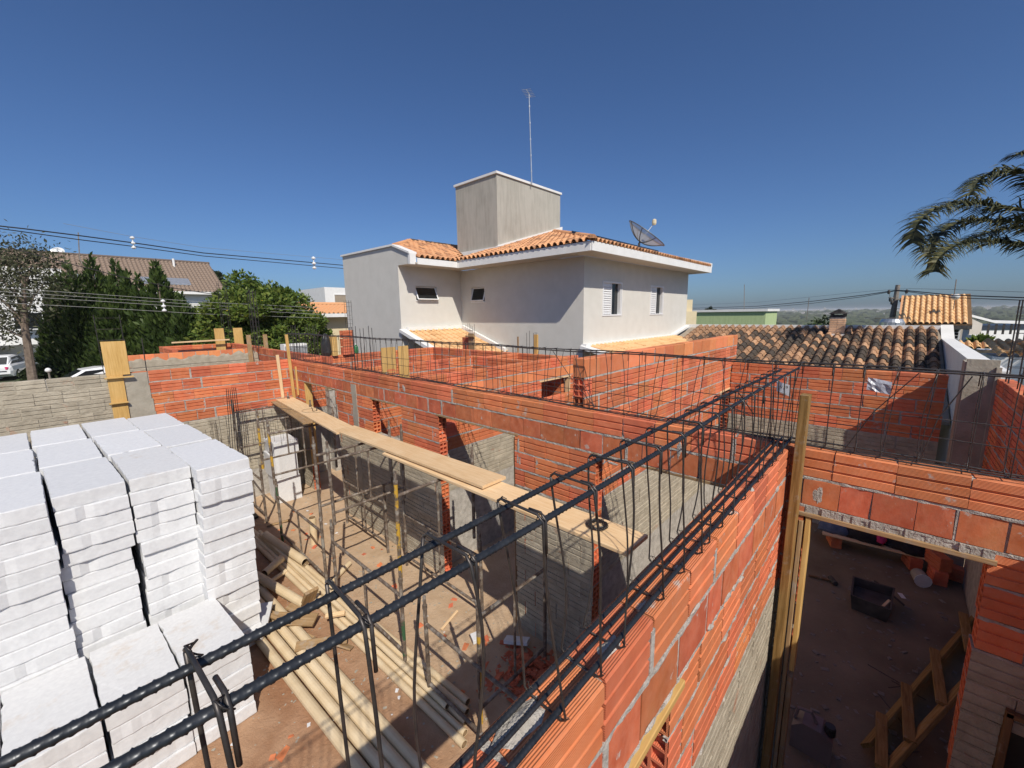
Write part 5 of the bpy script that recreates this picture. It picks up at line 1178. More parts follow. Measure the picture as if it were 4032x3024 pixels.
mb = MB(); b0, b1 = at(2072, 352, 16.8), at(2090, 382, 16.8); mb.tube([b0, b1], .012, 5)
for i in range(6): p = b0.lerp(b1, i / 5); mb.tube([p + Vector((.12, -.12, .02)), p - Vector((.12, -.12, .02))], .006, 4)
part('aerial', mb, 'galvanised', an)
for i in range(5): mb = MB(); p = a0.lerp(a1, .15 + .18 * i); mb.tube([p - Vector((0, 0, .03)), p + Vector((0, 0, .03))], .03, 6); part('clamp', mb, 'galvanised', an)
# ------------------------------------------------------------------ vegetation
def np_mesh(name, V, Fc, mat):
    me = bpy.data.meshes.new(name); n, m = len(V), len(Fc); k = Fc.shape[1]
    me.vertices.add(n); me.vertices.foreach_set('co', V.astype(np.float32).ravel())
    me.loops.add(m * k); me.loops.foreach_set('vertex_index', Fc.astype(np.int32).ravel())
    me.polygons.add(m); me.polygons.foreach_set('loop_start', (np.arange(m) * k).astype(np.int32))
    me.materials.append(M[mat]); me.update(calc_edges=True); return me
def leaf_mesh(name, P, D, size, mat, rg, aspect=.5):
    """one folded leaf (quad) per point P, pointing along D"""
    N = len(P); D = D / (np.linalg.norm(D, axis=1, keepdims=True) + 1e-9); R = rg.normal(size=(N, 3)); S = np.cross(D, R); S /= (np.linalg.norm(S, axis=1, keepdims=True) + 1e-9)
    s = size[:, None]
    V = np.stack([P - D * s * .1, P + D * s * .45 + S * s * aspect * .5, P + D * s, P + D * s * .45 - S * s * aspect * .5], axis=1).reshape(-1, 3)
    F_ = np.arange(4 * N).reshape(N, 4); return np_mesh(name, V, F_, mat)
def tree_thing(name, label, cat, base, group=None): return empty(name, base, label, cat, group)
def add_mesh(name, me, parent): o = bpy.data.objects.new(name, me); COL.objects.link(o); o.parent = parent; return o
def conifer(label, base, h, rad, seed, n=15000, spires=5):
    rg = np.random.default_rng(seed); t = tree_thing('conifer_tree', label, 'conifer', base, 'dark conifers along the street')
    ang = rg.uniform(0, 2 * np.pi, spires); rr = rg.uniform(.12, .5, spires) * rad; hh = h * rg.uniform(.72, .98, spires); rr[0] = 0; hh[0] = h; sr_ = rad * rg.uniform(.42, .62, spires); sr_[0] = rad * .6
    idx = rg.integers(0, spires, n); tt = 1 - np.sqrt(rg.uniform(0, 1, n)) * .98
    prof = np.clip(np.minimum((1 - tt) * 1.55, 1.0), 0, 1) * np.where(tt < .12, .75 + tt * 2, 1)
    a = rg.uniform(0, 2 * np.pi, n); lump = 1 + .22 * np.sin(a * 5 + tt * 23 + idx) + .16 * np.sin(a * 11 - tt * 41)
    r = sr_[idx] * prof * lump * np.sqrt(rg.uniform(.45, 1, n))
    P = np.stack([rr[idx] * np.cos(ang[idx]) + r * np.cos(a), rr[idx] * np.sin(ang[idx]) + r * np.sin(a), tt * hh[idx] + .1], 1)
    D = np.stack([np.cos(a) * .55, np.sin(a) * .55, np.ones(n)], 1) + rg.normal(size=(n, 3)) * .25
    add_mesh('crown', leaf_mesh('crown', P, D, rg.uniform(.16, .36, n), 'conifer_leaf', rg, .42), t)
    mb = MB(); b = Vector(base); mb.tube([b, b + Vector((.05, .03, h * .5)), b + Vector((0, 0, h * .85))], [.16, .1, .03], 8); part('trunk', mb, 'bark', t)
    return t
def broad(label, base, h, rx, ry, seed, n=26000, mat='bush_leaf', z0=.15, leaf=(.10, .22), name='leafy_tree', clumps=60, group=None, flowers=0, trunk=True):
    rg = np.random.default_rng(seed); t = tree_thing(name, label, 'tree', base, group); th = rg.uniform(0, 2 * np.pi, clumps); u = rg.uniform(z0 * 2 - 1, 1, clumps)
    R = np.stack([np.cos(th) * np.sqrt(1 - u * u), np.sin(th) * np.sqrt(1 - u * u), u], 1) * (rg.uniform(.45, .92, clumps)[:, None])
    C = R * np.array([rx, ry, h * .5]) + np.array([0, 0, h * .5]); cs = rg.uniform(.14, .30, clumps) * min(rx, ry, h * .6)
    idx = rg.integers(0, clumps, n); d = rg.normal(size=(n, 3)); d /= np.linalg.norm(d, axis=1, keepdims=True)
    P = C[idx] + d * (cs[idx] * rg.uniform(.3, 1.12, n) ** .6)[:, None] * np.array([1.1, 1.1, .8]); P = P[P[:, 2] > .05]; d = d[:len(P)]
    D = rg.normal(size=P.shape) * .7 + np.array([0, 0, .25]) + d * .6
    add_mesh('crown', leaf_mesh('crown', P, D, rg.uniform(*leaf, len(P)), mat, rg, .55), t)
    if flowers:
        q = P[rg.integers(0, len(P), flowers)] * np.array([1.02, 1.02, 1.01]); add_mesh('blossom', leaf_mesh('blossom', q, rg.normal(size=q.shape), rg.uniform(.10, .18, flowers), 'yellow_flower', rg, .8), t)
    if trunk:
        mb = MB(); b = Vector(base); mb.tube([b, b + Vector((.1, 0, h * .3)), b + Vector((.05, .1, h * .6))], [.03 * h, .022 * h, .01 * h], 8)
        for k in range(6): a = k * 1.05; mb.tube([b + Vector((.08, 0, h * .28)), b + Vector((math.cos(a) * rx * .35, math.sin(a) * ry * .35, h * .5)), b + Vector((math.cos(a) * rx * .7, math.sin(a) * ry * .7, h * .7))], [.014 * h, .009 * h, .003 * h], 6)
        part('trunk', mb, 'bark', t)
    return t
def gp(px, py, fw): p = at(px, py, fw); return (p.x, p.y, 0.0)
LBL = ['conifer with the tallest twin tips left of the centre gap', 'broad conifer at the far left beside the thin tree', 'conifer rising between the wires and the tiled roof',
       'pointed conifer with a single tall tip nearest the bush', 'low conifer skirt at the right end of the row', 'short conifer in the gap of the row', 'conifer with ragged small tips behind the thin tree']
CN = [(355, 1015, 22.5, 1.55), (215, 1085, 22.3, 1.25), (500, 1085, 22.2, 1.2), (612, 1045, 21.8, 1.55), (715, 1175, 21.0, 1.15), (432, 1110, 21.6, 1.25), (262, 1050, 23.4, 1.3)]
for i, (px, py, fw, rd_) in enumerate(CN):
    tp = at(px, py, fw); conifer(LBL[i], (tp.x, tp.y, 0), tp.z + .15, rd_ * 1.2, 100 + i, 24000, 6)
# the leafy bush tree right of the conifers
c = at(1010, 1095, 23); broad('large leafy tree with yellow blossoms behind the bar cages', (c.x, c.y, 0), c.z + .25, 3.0, 3.2, 41, 52000, flowers=130, clumps=130, leaf=(.12, .27))
c = at(820, 1290, 21); broad('low green shrub between conifers and leafy tree', (c.x, c.y, 0), c.z + .2, 1.6, 1.4, 42, 14000, clumps=50)
c = at(1180, 1220, 22); broad('right-hand leafy bush sloping down to the cream house', (c.x, c.y, 0), c.z + .2, 1.5, 1.6, 43, 16000, clumps=50)
c = at(160, 1440, 20.5); broad('small dark shrub beside the garden lamp', (c.x, c.y, 0), 1.6, .8, .8, 44, 7000, mat='dark_leaf', clumps=24)
for i, (px, fw) in enumerate(((850, 75), (620, 78), (720, 80), (540, 82))):
    c = at(px, 1048 if i else 1062, fw); broad(('tree top just right of the grey tiled roof', 'round tree top behind the grey roof ridge, middle', 'tree top behind the white roof pipe', 'tree top behind the grey roof, left')[i], (c.x, c.y, -3), c.z + 3, 4, 4, 60 + i, 5000, mat='dark_leaf', leaf=(.4, .9), clumps=26)
# thin half-bare tree at the left edge
tb = at(120, 1480, 18.5); t = tree_thing('thin_tree', 'thin half-bare tree with peeling trunk at the left edge', 'tree', (tb.x, tb.y, 0)); b = Vector((tb.x, tb.y, 0)); rg = np.random.default_rng(9)
mb = MB(); top = at(95, 1090, 18.5); mid = at(98, 1290, 18.5); mb.tube([b, Vector((mid.x, mid.y, mid.z)), top], [.19, .12, .05], 9); ends = []
for (px, py, fx, fy, fz) in ((20, 1000, 98, 1290, 0), (-60, 1130, 98, 1270, 0), (10, 1200, 98, 1300, 0), (180, 1110, 98, 1240, 0), (60, 985, 97, 1150, 0), (150, 1010, 96, 1140, 0), (-40, 1290, 95, 1330, 0), (-80, 1040, 97, 1190, 0)):
    e_ = at(px, py, 18.5 + rg.uniform(-1.2, 1.2)); s_ = at(fx, fy, 18.5); m_ = s_.lerp(e_, .5) + Vector((0, 0, .15)); mb.tube([s_, m_, e_], [.05, .03, .01], 6); ends += [m_, e_, m_.lerp(e_, .5)]
part('trunk', mb, 'bark', t)
P = []; 
for e_ in ends: P.append(np.array(e_)[None] + rg.normal(size=(250, 3)) * np.array([.6, .6, .42]))
P = np.concatenate(P) - np.array(t.location); add_mesh('crown', leaf_mesh('crown', P, rg.normal(size=P.shape) + np.array([0, 0, -.5]), rg.uniform(.10, .22, len(P)), 'dry_leaf', rg, .4), t)
# palm at the right edge
def palm():
    cc = at(4330, 1010, 12.5); t = tree_thing('palm_tree', 'tall palm with drooping ragged fronds at the right edge', 'palm', (cc.x, cc.y, 0)); rg = np.random.default_rng(17)
    mb = MB(); b = Vector((cc.x, cc.y, 0)); mb.tube([b + Vector((.02 * math.sin(i), 0, cc.z * i / 12)) for i in range(13)], [.2 - .004 * i for i in range(13)], 10); part('trunk', mb, 'bark', t)
    pz = lambda x, y: (3500 + .3617 * x, 550 + .3617 * y)
    fr = [([(2290, 1150), (1700, 480), (1250, 360), (1000, 430), (870, 610)], 12.1), ([(2290, 1200), (1600, 830), (1200, 740), (850, 690), (520, 760), (320, 900), (255, 1120)], 11.6),
          ([(2290, 1230), (1600, 940), (1150, 890), (800, 900), (560, 1030), (440, 1210), (470, 1400)], 12.6), ([(2290, 1260), (1650, 1170), (1300, 1130), (950, 1110), (700, 1170), (540, 1290), (500, 1430)], 11.9),
          ([(2290, 1200), (1800, 1000), (1400, 960), (1100, 1010), (900, 1080)], 13.2), ([(2290, 1100), (2000, 400), (1700, 150), (1400, 160)], 13.0)]
    for side in range(5):
        a = side * .9 + .6; fr.append(([Vector((cc.x + math.cos(a) * q * 2.6, cc.y - abs(math.sin(a)) * q * 2.2 - .2, cc.z + 1.3 * q - 2.2 * q * q)) for q in (0, .3, .6, .85, 1)], None))
    for pts, fw in fr:
        ctrl = [cc] + [at(*pz(*q), fw + .35 * math.sin(i)) for i, q in enumerate(pts[1:])] if fw else pts
        # resample
        L_ = [0]; 
        for a, b2 in zip(ctrl, ctrl[1:]): L_.append(L_[-1] + (b2 - a).length)
        def C(s):
            s = min(max(s, 0), L_[-1] - 1e-4); i = max(k for k in range(len(L_)) if L_[k] <= s); i = min(i, len(ctrl) - 2); f = (s - L_[i]) / max(1e-6, L_[i + 1] - L_[i]); p0, p1, p2, p3 = ctrl[max(i - 1, 0)], ctrl[i], ctrl[i + 1], ctrl[min(i + 2, len(ctrl) - 1)]
            return .5 * ((2 * p1) + (p2 - p0) * f + (2 * p0 - 5 * p1 + 4 * p2 - p3) * f * f + (3 * p1 - p0 - 3 * p2 + p3) * f ** 3)
        N = 40; pl = [C(L_[-1] * i / N) for i in range(N + 1)]; mb = MB(); mb.tube(pl, [.028 * (1 - .85 * i / N) + .003 for i in range(N + 1)], 5); f_ = part('frond', mb, 'palm_leaf', t)
        V, Fq = [], []
        m = int(L_[-1] / .0135)
        for j in range(int(m * .12), m):
            s = L_[-1] * j / m; p = C(s); d = (C(s + .05) - C(s - .05)).normalized(); sd = d.cross(Vector((0, 0, 1)));
            if sd.length < .1: sd = Vector((1, 0, 0))
            sd.normalize(); sg = 1 if j % 2 else -1; ll = (.78 if s / L_[-1] < .8 else .78 - 1.6 * (s / L_[-1] - .8)) * rg.uniform(.6, 1.15)
            up = rg.uniform(.0, .55); dv = (sd * sg * rg.uniform(.35, .9) + d * .55 + Vector((0, 0, up))).normalized(); cur = p; w0 = .06; o = len(V)
            for q in range(5):
                w_ = w0 * (1 - .2 * q) * (1 if q < 4 else .15); wv = d * w_; V += [cur - wv * .6, cur + wv * .6]; cur = cur + dv * ll / 4; dv = (dv + Vector((rg.normal() * .1, rg.normal() * .1, -.36))).normalized()
            Fq += [(o + 2 * q, o + 2 * q + 1, o + 2 * q + 3, o + 2 * q + 2) for q in range(4)]
        base = wloc(f_); lm = MB(); lm.v = [tuple(v) for v in V]; lm.f = Fq; part('leaflets', lm, 'palm_leaf', f_)
palm()
# ------------------------------------------------------------------ houses across the street (left)
def gable(label, x0, x1, y0, y1, zt, zr, wallm, tilem, ov=.5, name='far_house', wt=.28, pitch=.42):
    e = empty(name, ((x0 + x1) / 2, (y0 + y1) / 2, 0), label, 'house'); mb = MB(); mb.box(x0, x1, y0, y1, -1, zt); ym = (y0 + y1) / 2
    mb.prism([(x0, y0, zt), (x0, y1, zt), (x0, ym, zr - .1)], (x1 - x0, 0, 0)); part('wall', mb, wallm, e)
    s = (zr - zt) / (ym - y0)
    for sg in (0, 1):
        yy, v = (y0 - ov, (0, 1, s)) if not sg else (y1 + ov, (0, -1, s)); mb = MB(); u = (1, 0, 0)
        n = int((x1 - x0 + 2 * ov) / wt); L = math.hypot(ym - y0 + ov, s * (ym - y0 + ov)); vv = Vector(v).normalized(); O = Vector((x0 - ov, yy, zt - s * ov + .05)); nn = Vector((1, 0, 0)).cross(vv) if not sg else vv.cross(Vector((1, 0, 0)))
        nr = int(L / pitch)
        for i in range(n):
            for j in range(nr):
                o = O + Vector((i * wt, 0, 0)) + vv * (j * pitch); pr = [(0, 0), (.2, .02), (.5, .09), (.8, .02), (1, 0)]
                vs = [o + Vector((a * wt, 0, 0)) + nn * (b + .03) for a, b in pr] + [o + Vector((a * wt, 0, 0)) + nn * b + vv * pitch for a, b in pr] + [o + Vector((a * wt, 0, 0)) + nn * (b - .01) for a, b in pr]
                mb.add(vs, [(k, k + 1, 6 + k, 5 + k) for k in range(4)] + [(10 + k, 11 + k, k + 1, k) for k in range(4)])
        part('tile_field', mb, tilem, e, kind='stuff')
    mb = MB(); mb.box(x0 - ov, x1 + ov, y0 - ov - .06, y0 - ov + .02, zt - s * ov - .16, zt - s * ov + .06); part('gutter', mb, 'white_paint', e)
    mb = MB(); mb.box(x0 - ov, x1 + ov, y0 - ov, y0, zt - s * ov - .14, zt - s * ov - .10); part('soffit', mb, 'soffit', e)
    mb = MB(); mb.tube([(x0 - ov, ym, zr + .1), (x1 + ov, ym, zr + .1)], .12, 8); part('ridge', mb, tilem, e)
    return e
def box_window(e, axis, c, s0, s1, z0, z1, fm='aluminium', gm='glass_dark', sg=-1):
    f = MB(); g = MB(); t = .07
    def B(m, a, b, p, q, d0, d1): m.box(*((a, b, min(c + sg * d0, c + sg * d1), max(c + sg * d0, c + sg * d1)) if axis == 'x' else (min(c + sg * d0, c + sg * d1), max(c + sg * d0, c + sg * d1), a, b)), p, q)
    for r in ((s0, s1, z0, z0 + t), (s0, s1, z1 - t, z1), (s0, s0 + t, z0 + t, z1 - t), (s1 - t, s1, z0 + t, z1 - t)): B(f, *r, -.02, .05)
    w_ = part('window', f, fm, e); B(g, s0 + t, s1 - t, z0 + t, z1 - t, -.02, .015)
    pn = part('pane', g, gm, w_); return w_
pr_ = at(895, 1150, 38); x1h = pr_.x - .6; yh = pr_.y + .55; zth = pr_.z + .25
gh = gable('white house with long grey-brown tiled roof behind the conifers', x1h - 19, x1h, yh, yh + 9, zth, zth + 2.6, 'white_paint', 'tile_grey', .6)
box_window(gh, 'x', yh, x1h - 3.2, x1h - 1.6, zth - 2.6, zth - 1.6)
mb = MB(); mb.box(x1h - 19, x1h - 9.6, yh + 5.0, yh + 8, zth, zth + 2.75); part('upper_parapet', mb, 'white_paint', gh)
mb = MB(); hh_ = .3
for (a, b) in ((x1h - 8.6, x1h - 7.2), (x1h - 5, x1h - 1.8)): mb.hexa([(a, yh + .3, zth + .3), (b, yh + .3, zth + .3), (b, yh + 1.2, zth + .8), (a, yh + 1.2, zth + .8)], [(a, yh + .3, zth + .42), (b, yh + .3, zth + .42), (b, yh + 1.2, zth + .92), (a, yh + 1.2, zth + .92)])
part('solar_panel', mb, 'galvanised', gh)
mb = MB(); q = at(668, 1040, 40); mb.tube([(q.x, yh + 3.5, zth + 1.8), (q.x, yh + 3.5, q.z + .3)], .09, 8); part('roof_pipe', mb, 'white_paint', gh)
dq = at(228, 994, 42); dd = empty('small_dish', dq, 'small white satellite dish on the far left parapet', 'satellite dish'); mb = MB(); axd = Vector((-.45, -.75, .45)).normalized(); ua = axd.cross(Vector((0, 0, 1))).normalized(); ub = axd.cross(ua)
for r in (.0, .4, .75, 1): mb.v += [tuple(Vector(dq) + (ua * math.cos(2 * math.pi * k / 20) * .6 + ub * math.sin(2 * math.pi * k / 20) * .5) * r + axd * .12 * r * r) for k in range(20)]
mb.f += [(i * 20 + k, i * 20 + (k + 1) % 20, (i + 1) * 20 + (k + 1) % 20, (i + 1) * 20 + k) for i in range(3) for k in range(20)]; part('bowl', mb, 'porcelain', dd)
mb = MB(); mb.tube([Vector(dq), Vector(dq) - Vector((0, 0, .8))], .03, 6); mb.tube([Vector(dq) - ub * .45, Vector(dq) + axd * .5 - ub * .1], .02, 5); part('mast', mb, 'grey_post', dd)
# white house at the far left
c = at(60, 1200, 30); wl = empty('white_house', (c.x, c.y, 0), 'white plastered house behind the thin tree at the left', 'house'); mb = MB()
p0 = at(-160, 1060, 30); p1 = at(240, 1060, 30); zz = at(40, 1062, 30).z
mb.box(p0.x, p1.x, p0.y - .5 if p0.y < p1.y else p1.y, max(p0.y, p1.y) + 3, 2.2, zz); mb.box(p0.x, p0.x + 1.2, min(p0.y, p1.y), max(p0.y, p1.y) + 3, 0, 2.2)
mb.box(p1.x - .9, p1.x, min(p0.y, p1.y) - .4, max(p0.y, p1.y) + 3, 0, 2.2); part('wall', mb, 'white_paint', wl)
box_window(wl, 'x', min(p0.y, p1.y) - .5, p0.x + 2.2, p0.x + 3.6, 3.2, 4.4)
mb = MB(); mb.box(p0.x + .2, p1.x - .2, max(p0.y, p1.y) + 1, max(p0.y, p1.y) + 1.1, 0, 2.2); part('carport_back', mb, 'brown_paint', wl)
# leaning white pillar pieces near the car
for i, (px, py, hgt) in enumerate(((150, 1330, 2.6), (175, 1395, 1.3), (255, 1440, 1.0), (290, 1440, 1.1))):
    c = at(px, py, 24.5); mb = MB(); mb.prism([(c.x, c.y, 0), (c.x + .35, c.y, 0), (c.x + .22, c.y, hgt), (c.x + .05, c.y, hgt)], (0, .25, 0))
    single('garden_pier', mb, 'white_paint', ('tall tapering white pier beside the parked car', 'low white pier right of the tall one', 'white pier stub under the conifers, left', 'white pier stub under the conifers, right')[i], 'pier')
# cars
def car(label, c, yaw, s=1.0):
    e = empty('parked_car', c, label, 'car'); R = Matrix.Translation(c) @ Matrix.Rotation(yaw, 4, 'Z') @ Matrix.Scale(s, 4); X = lambda v: R @ Vector(v)
    def loft(secs):
        mb = MB(); n = len(secs[0])
        for q in secs: mb.v += [tuple(X(p)) for p in q]
        mb.f += [(i * n + k, i * n + (k + 1) % n, (i + 1) * n + (k + 1) % n, (i + 1) * n + k) for i in range(len(secs) - 1) for k in range(n)] + [tuple(range(n - 1, -1, -1)), tuple(range((len(secs) - 1) * n, len(secs) * n))]
        return mb
    sec = lambda x, w_, z0, z1, r=.1: [(x, -w_, z0), (x, w_, z0), (x, w_ + .03, (z0 + z1) / 2), (x, w_ - .02, z1 - r), (x, w_ - r, z1), (x, -w_ + r, z1), (x, -w_ + .02, z1 - r), (x, -w_ - .03, (z0 + z1) / 2)]
    part('body', loft([sec(-2.1, .72, .4, .78), sec(-1.95, .82, .25, .95), sec(-.9, .86, .22, .98), sec(.9, .86, .22, .97), sec(1.7, .84, .25, .88), sec(2.05, .74, .35, .72)]), 'car_white', e)
    part('cabin', loft([sec(-1.75, .66, .93, .99, .03), sec(-1.2, .66, .93, 1.42), sec(-.2, .66, .93, 1.48), sec(.4, .64, .93, 1.42), sec(1.15, .62, .92, .98, .03)]), 'car_white', e)
    for sg in (-1, 1):
        for (a, b, c_, d) in (((-1.45, .99), (-.35, .99), (-.35, 1.38), (-1.1, 1.36)), ((-.27, .99), (.95, .99), (.35, 1.36), (-.27, 1.38))): mb = MB(); mb.add([X((q[0], sg * (.70 - (q[1] - .99) * .1), q[1])) for q in (a, b, c_, d)], [(0, 1, 2, 3) if sg < 0 else (3, 2, 1, 0)]); part('side_window', mb, 'car_glass', e)
    mb = MB(); mb.add([X(q) for q in ((1.12, -.56, 1.0), (1.12, .56, 1.0), (.48, .52, 1.40), (.48, -.52, 1.40))], [(0, 1, 2, 3)]); part('windscreen', mb, 'car_glass', e)
    mb = MB(); mb.add([X(q) for q in ((-1.80, -.56, 1.01), (-1.80, .56, 1.01), (-1.27, .54, 1.38), (-1.27, -.54, 1.38))], [(3, 2, 1, 0)]); part('rear_window', mb, 'car_glass', e)
    for sx in (-1.3, 1.3):
        for sg in (-1, 1): mb = MB(); mb.tube([X((sx, sg * .70, .31)), X((sx, sg * .88, .31))], .31 * s, 16); w_ = part('wheel', mb, 'rubber', e); mb = MB(); mb.tube([X((sx, sg * .87, .31)), X((sx, sg * .89, .31))], .19 * s, 12); part('rim', mb, 'galvanised', w_)
    for sg in (-1, 1): mb = MB(); mb.tube([X((-2.02, sg * .62, .75)), X((-2.11, sg * .58, .75))], .09 * s, 8); part('tail_light', mb, 'pink_cloth', e); mb = MB(); mb.tube([X((1.9, sg * .6, .66)), X((2.06, sg * .56, .66))], .09 * s, 8); part('headlight', mb, 'porcelain', e)
    mb = MB(); 
    for z in (.35, .55): mb.add([X((-2.13, -.6, z)), X((-2.13, .6, z)), X((-2.13, .6, z + .05)), X((-2.13, -.6, z + .05))], [(3, 2, 1, 0)])
    part('bumper', mb, 'rubber', e)
    return e
c = at(5, 1400, 27.5); car('white hatchback parked facing the carport at the far left', Vector((c.x, c.y, .05)), math.radians(80), 1.05)
c = at(390, 1470, 19.6); car('white car half hidden behind the grey wall below the conifers', Vector((c.x - .2, c.y, .18)), math.radians(-172), .95)
gl = at(190, 1460, 16.5); gl_ = empty('garden_lamp', (gl.x, gl.y, 0), 'small white globe garden lamp above the grey wall', 'lamp'); mb = MB(); mb.tube([(gl.x, gl.y, 0), (gl.x, gl.y, gl.z - .08)], .03, 6); part('post', mb, 'grey_post', gl_)
mb = MB(); mb.lathe((gl.x, gl.y, gl.z - .06), [(.03, 0), (.09, .04), (.1, .1), (.06, .16), (.01, .18)], 10); part('globe', mb, 'porcelain', gl_, True)
# cream house with tiles, white box house between bush and grey wing
c0 = at(1250, 1300, 27); c1 = at(1372, 1300, 27); zt_ = at(1300, 1232, 27).z
ch_ = gable('cream house with orange tiles between the bush and grey wing', c0.x - .5, c0.x + 7, c0.y - 1, c0.y + 5, zt_, zt_ + .55, 'cream_paint', 'tile_mid', .6)
box_window(ch_, 'x', c0.y - 1, c0.x + 2.2, c0.x + 3.7, zt_ - 2.3, zt_ - .9, 'aluminium', 'aluminium')
c0 = at(1245, 1180, 40); c1 = at(1375, 1180, 40); zz1 = at(1300, 1134, 40).z
wb = empty('white_box_house', (c0.x + 2, c0.y, 0), 'white flat-roofed box house above the orange tiles', 'house'); mb = MB(); mb.box(c0.x, c0.x + 7, c0.y - 2, c0.y + 4, 0, zz1); part('wall', mb, 'white_paint', wb)
box_window(wb, 'x', c0.y - 2, c0.x + .8, c0.x + 3.2, zz1 - 1.7, zz1 - .6, 'white_paint', 'brown_paint')
# small outdoor unit seen past the cage
c = at(1160, 1375, 19); ac = empty('air_unit', (c.x, c.y, 1.0), 'white slatted unit behind the thin cage left of the black bag', 'air unit'); mb = MB(); mb.box(c.x - .5, c.x + .5, c.y - .2, c.y + .3, 1.2, c.z + .25); part('case', mb, 'white_paint', ac)
sm = MB(); sm.box(0, .96, -.02, 0, 0, .03); sme = sm.mesh('slat', 'galvanised')
for i in range(9): inst('slat', sme, ac, Matrix.Translation((c.x - .48, c.y - .202, c.z - .35 + i * .06)))
# ------------------------------------------------------------------ overhead lines
def wire(label, pts, r, mat, group='overhead street wires'):
    q = [at(*p) for p in pts]; mb = MB(); fine = []
    for i in range(len(q) - 1):
        for k in range(6): fine.append(q[i].lerp(q[i + 1], k / 6))
    fine.append(q[-1]); mb.tube(fine, r, 5); return single('overhead_wire', mb, mat, label, 'wire', group)
wire('upper thick overhead cable at the upper left', [(-200, 868, 17), (90, 900, 18.5), (307, 927, 20), (524, 956, 22), (800, 996, 25), (1345, 1044, 33), (1420, 1050, 35)], .028, 'black_cable')
wire('lower thick overhead cable at the upper left', [(-200, 878, 17), (0, 900, 18), (307, 943, 20), (524, 970, 22), (800, 1008, 25), (1350, 1057, 33), (1430, 1064, 35)], .022, 'black_cable')
wire('hair-thin wire above the two thick cables', [(250, 880, 20), (524, 932, 22), (800, 975, 25), (1345, 1022, 33), (1430, 1027, 35)], .008, 'grey_cable')
wire('sagging dark cable crossing the conifers diagonally', [(-100, 945, 14), (0, 965, 14.5), (145, 1005, 15), (300, 1045, 15.6), (470, 1088, 16.4), (700, 1137, 17.5), (850, 1160, 18.5)], .016, 'black_cable')
for i, (a, b, c_) in enumerate(((1133, 1189, 1212), (1148, 1201, 1226), (1162, 1213, 1238), (1191, 1236, 1252))):
    wire(('highest', 'second', 'third', 'lowest')[i] + ' of the four pale wires crossing the conifers', [(-150, a - 10, 17), (0, a, 17.6), (400, (a + b) / 2 - 1, 18.6), (800, b, 19.9), (1260, c_, 21.5)], .009, 'grey_cable')
def spacer(label, px, py, fw):
    c = at(px, py, fw); e = empty('wire_spacer', c, label, 'insulator', 'line spacers'); mb = MB(); k = fw / 22
    for dz in (-.22, 0, .26): mb.lathe(c + Vector((0, 0, dz * k)), [(.03 * k, -.06 * k), (.10 * k, -.02 * k), (.10 * k, .03 * k), (.04 * k, .08 * k)], 8)
    part('insulator', mb, 'porcelain', e); mb = MB(); mb.tube([c + Vector((0, 0, -.25 * k)), c + Vector((0, 0, .35 * k))], .025 * k, 6); part('rod', mb, 'porcelain', e)
spacer('white line spacer over the grey tiled roof', 524, 958, 22); spacer('white line spacer left of the grey wing', 1236, 1038, 31); spacer('tiny white spacer on the pale wires', 645, 1206, 19.3)
av = at(313, 1015, 34); mb = MB(); q = at(308, 915, 34); mb.tube([at(325, 1040, 34), av, q], .035, 5); single('aerial_pole', mb, 'grey_post', 'thin aerial pole behind the tallest conifer', 'antenna')
# ------------------------------------------------------------------ right background
def rbox(name, label, cat, px0, px1, pt, fw, dep, mat, top=None, topm='white_paint', th=.12):
    a, b = at(px0, pt, fw), at(px1, pt, fw); z = at((px0 + px1) / 2, pt, fw).z; d = (b - a); d.z = 0; nrm = Vector((math.cos(YAW), math.sin(YAW), 0)) * dep
    e = empty(name, (a + b) / 2 * 1.0, label, cat); e.location.z = 0; mb = MB(); A, B = Vector((a.x, a.y, -3)), Vector((b.x, b.y, -3)); up = Vector((0, 0, z + 3))
    mb.hexa([A, B, B + nrm, A + nrm], [A + up, B + up, B + nrm + up, A + nrm + up]); part('wall', mb, mat, e)
    if top: mb = MB(); o = d.normalized() * .08; up2 = up + Vector((0, 0, .003)); f = nrm.normalized() * .08; mb.hexa([A - o - f + up2, B + o - f + up2, B + o + nrm + up2, A - o + nrm + up2], [q + Vector((0, 0, th)) for q in (A - o - f + up2, B + o - f + up2, B + o + nrm + up2, A - o + nrm + up2)]); part('coping', mb, topm, e)
    return e
# green water-tower block: long shaded face and short lit face
gA, gB = at(2744, 1232, 26), at(3016, 1228, 27); zg = at(3016, 1226, 27).z; ge = empty('green_block', (gB.x, gB.y, 0), 'pale green flat-topped block behind the old tiled roof', 'building')
mb = MB(); mb.box(gB.x, gB.x + 3.4, gB.y, gB.y + 9.5, -2, zg); part('wall', mb, 'green_paint', ge); mb = MB(); mb.box(gB.x - .12, gB.x + 3.5, gB.y - .12, gB.y + 9.6, zg + .003, zg + .16); part('coping', mb, 'white_paint', ge)
rbox('cream_wall', 'cream stepped wall end right of the grey house', 'wall', 2690, 2728, 1180, 22.5, 1.2, 'cream_paint'); rbox('cream_wall', 'lower cream wall step beside the green block', 'wall', 2700, 2744, 1226, 22.3, 1.2, 'cream_paint')
c = at(2780, 1215, 90); broad('dark tree top peeping over the green block', (c.x, c.y, -6), c.z + 6.4, 4, 4, 71, 3000, mat='dark_leaf', leaf=(.5, 1), clumps=20)
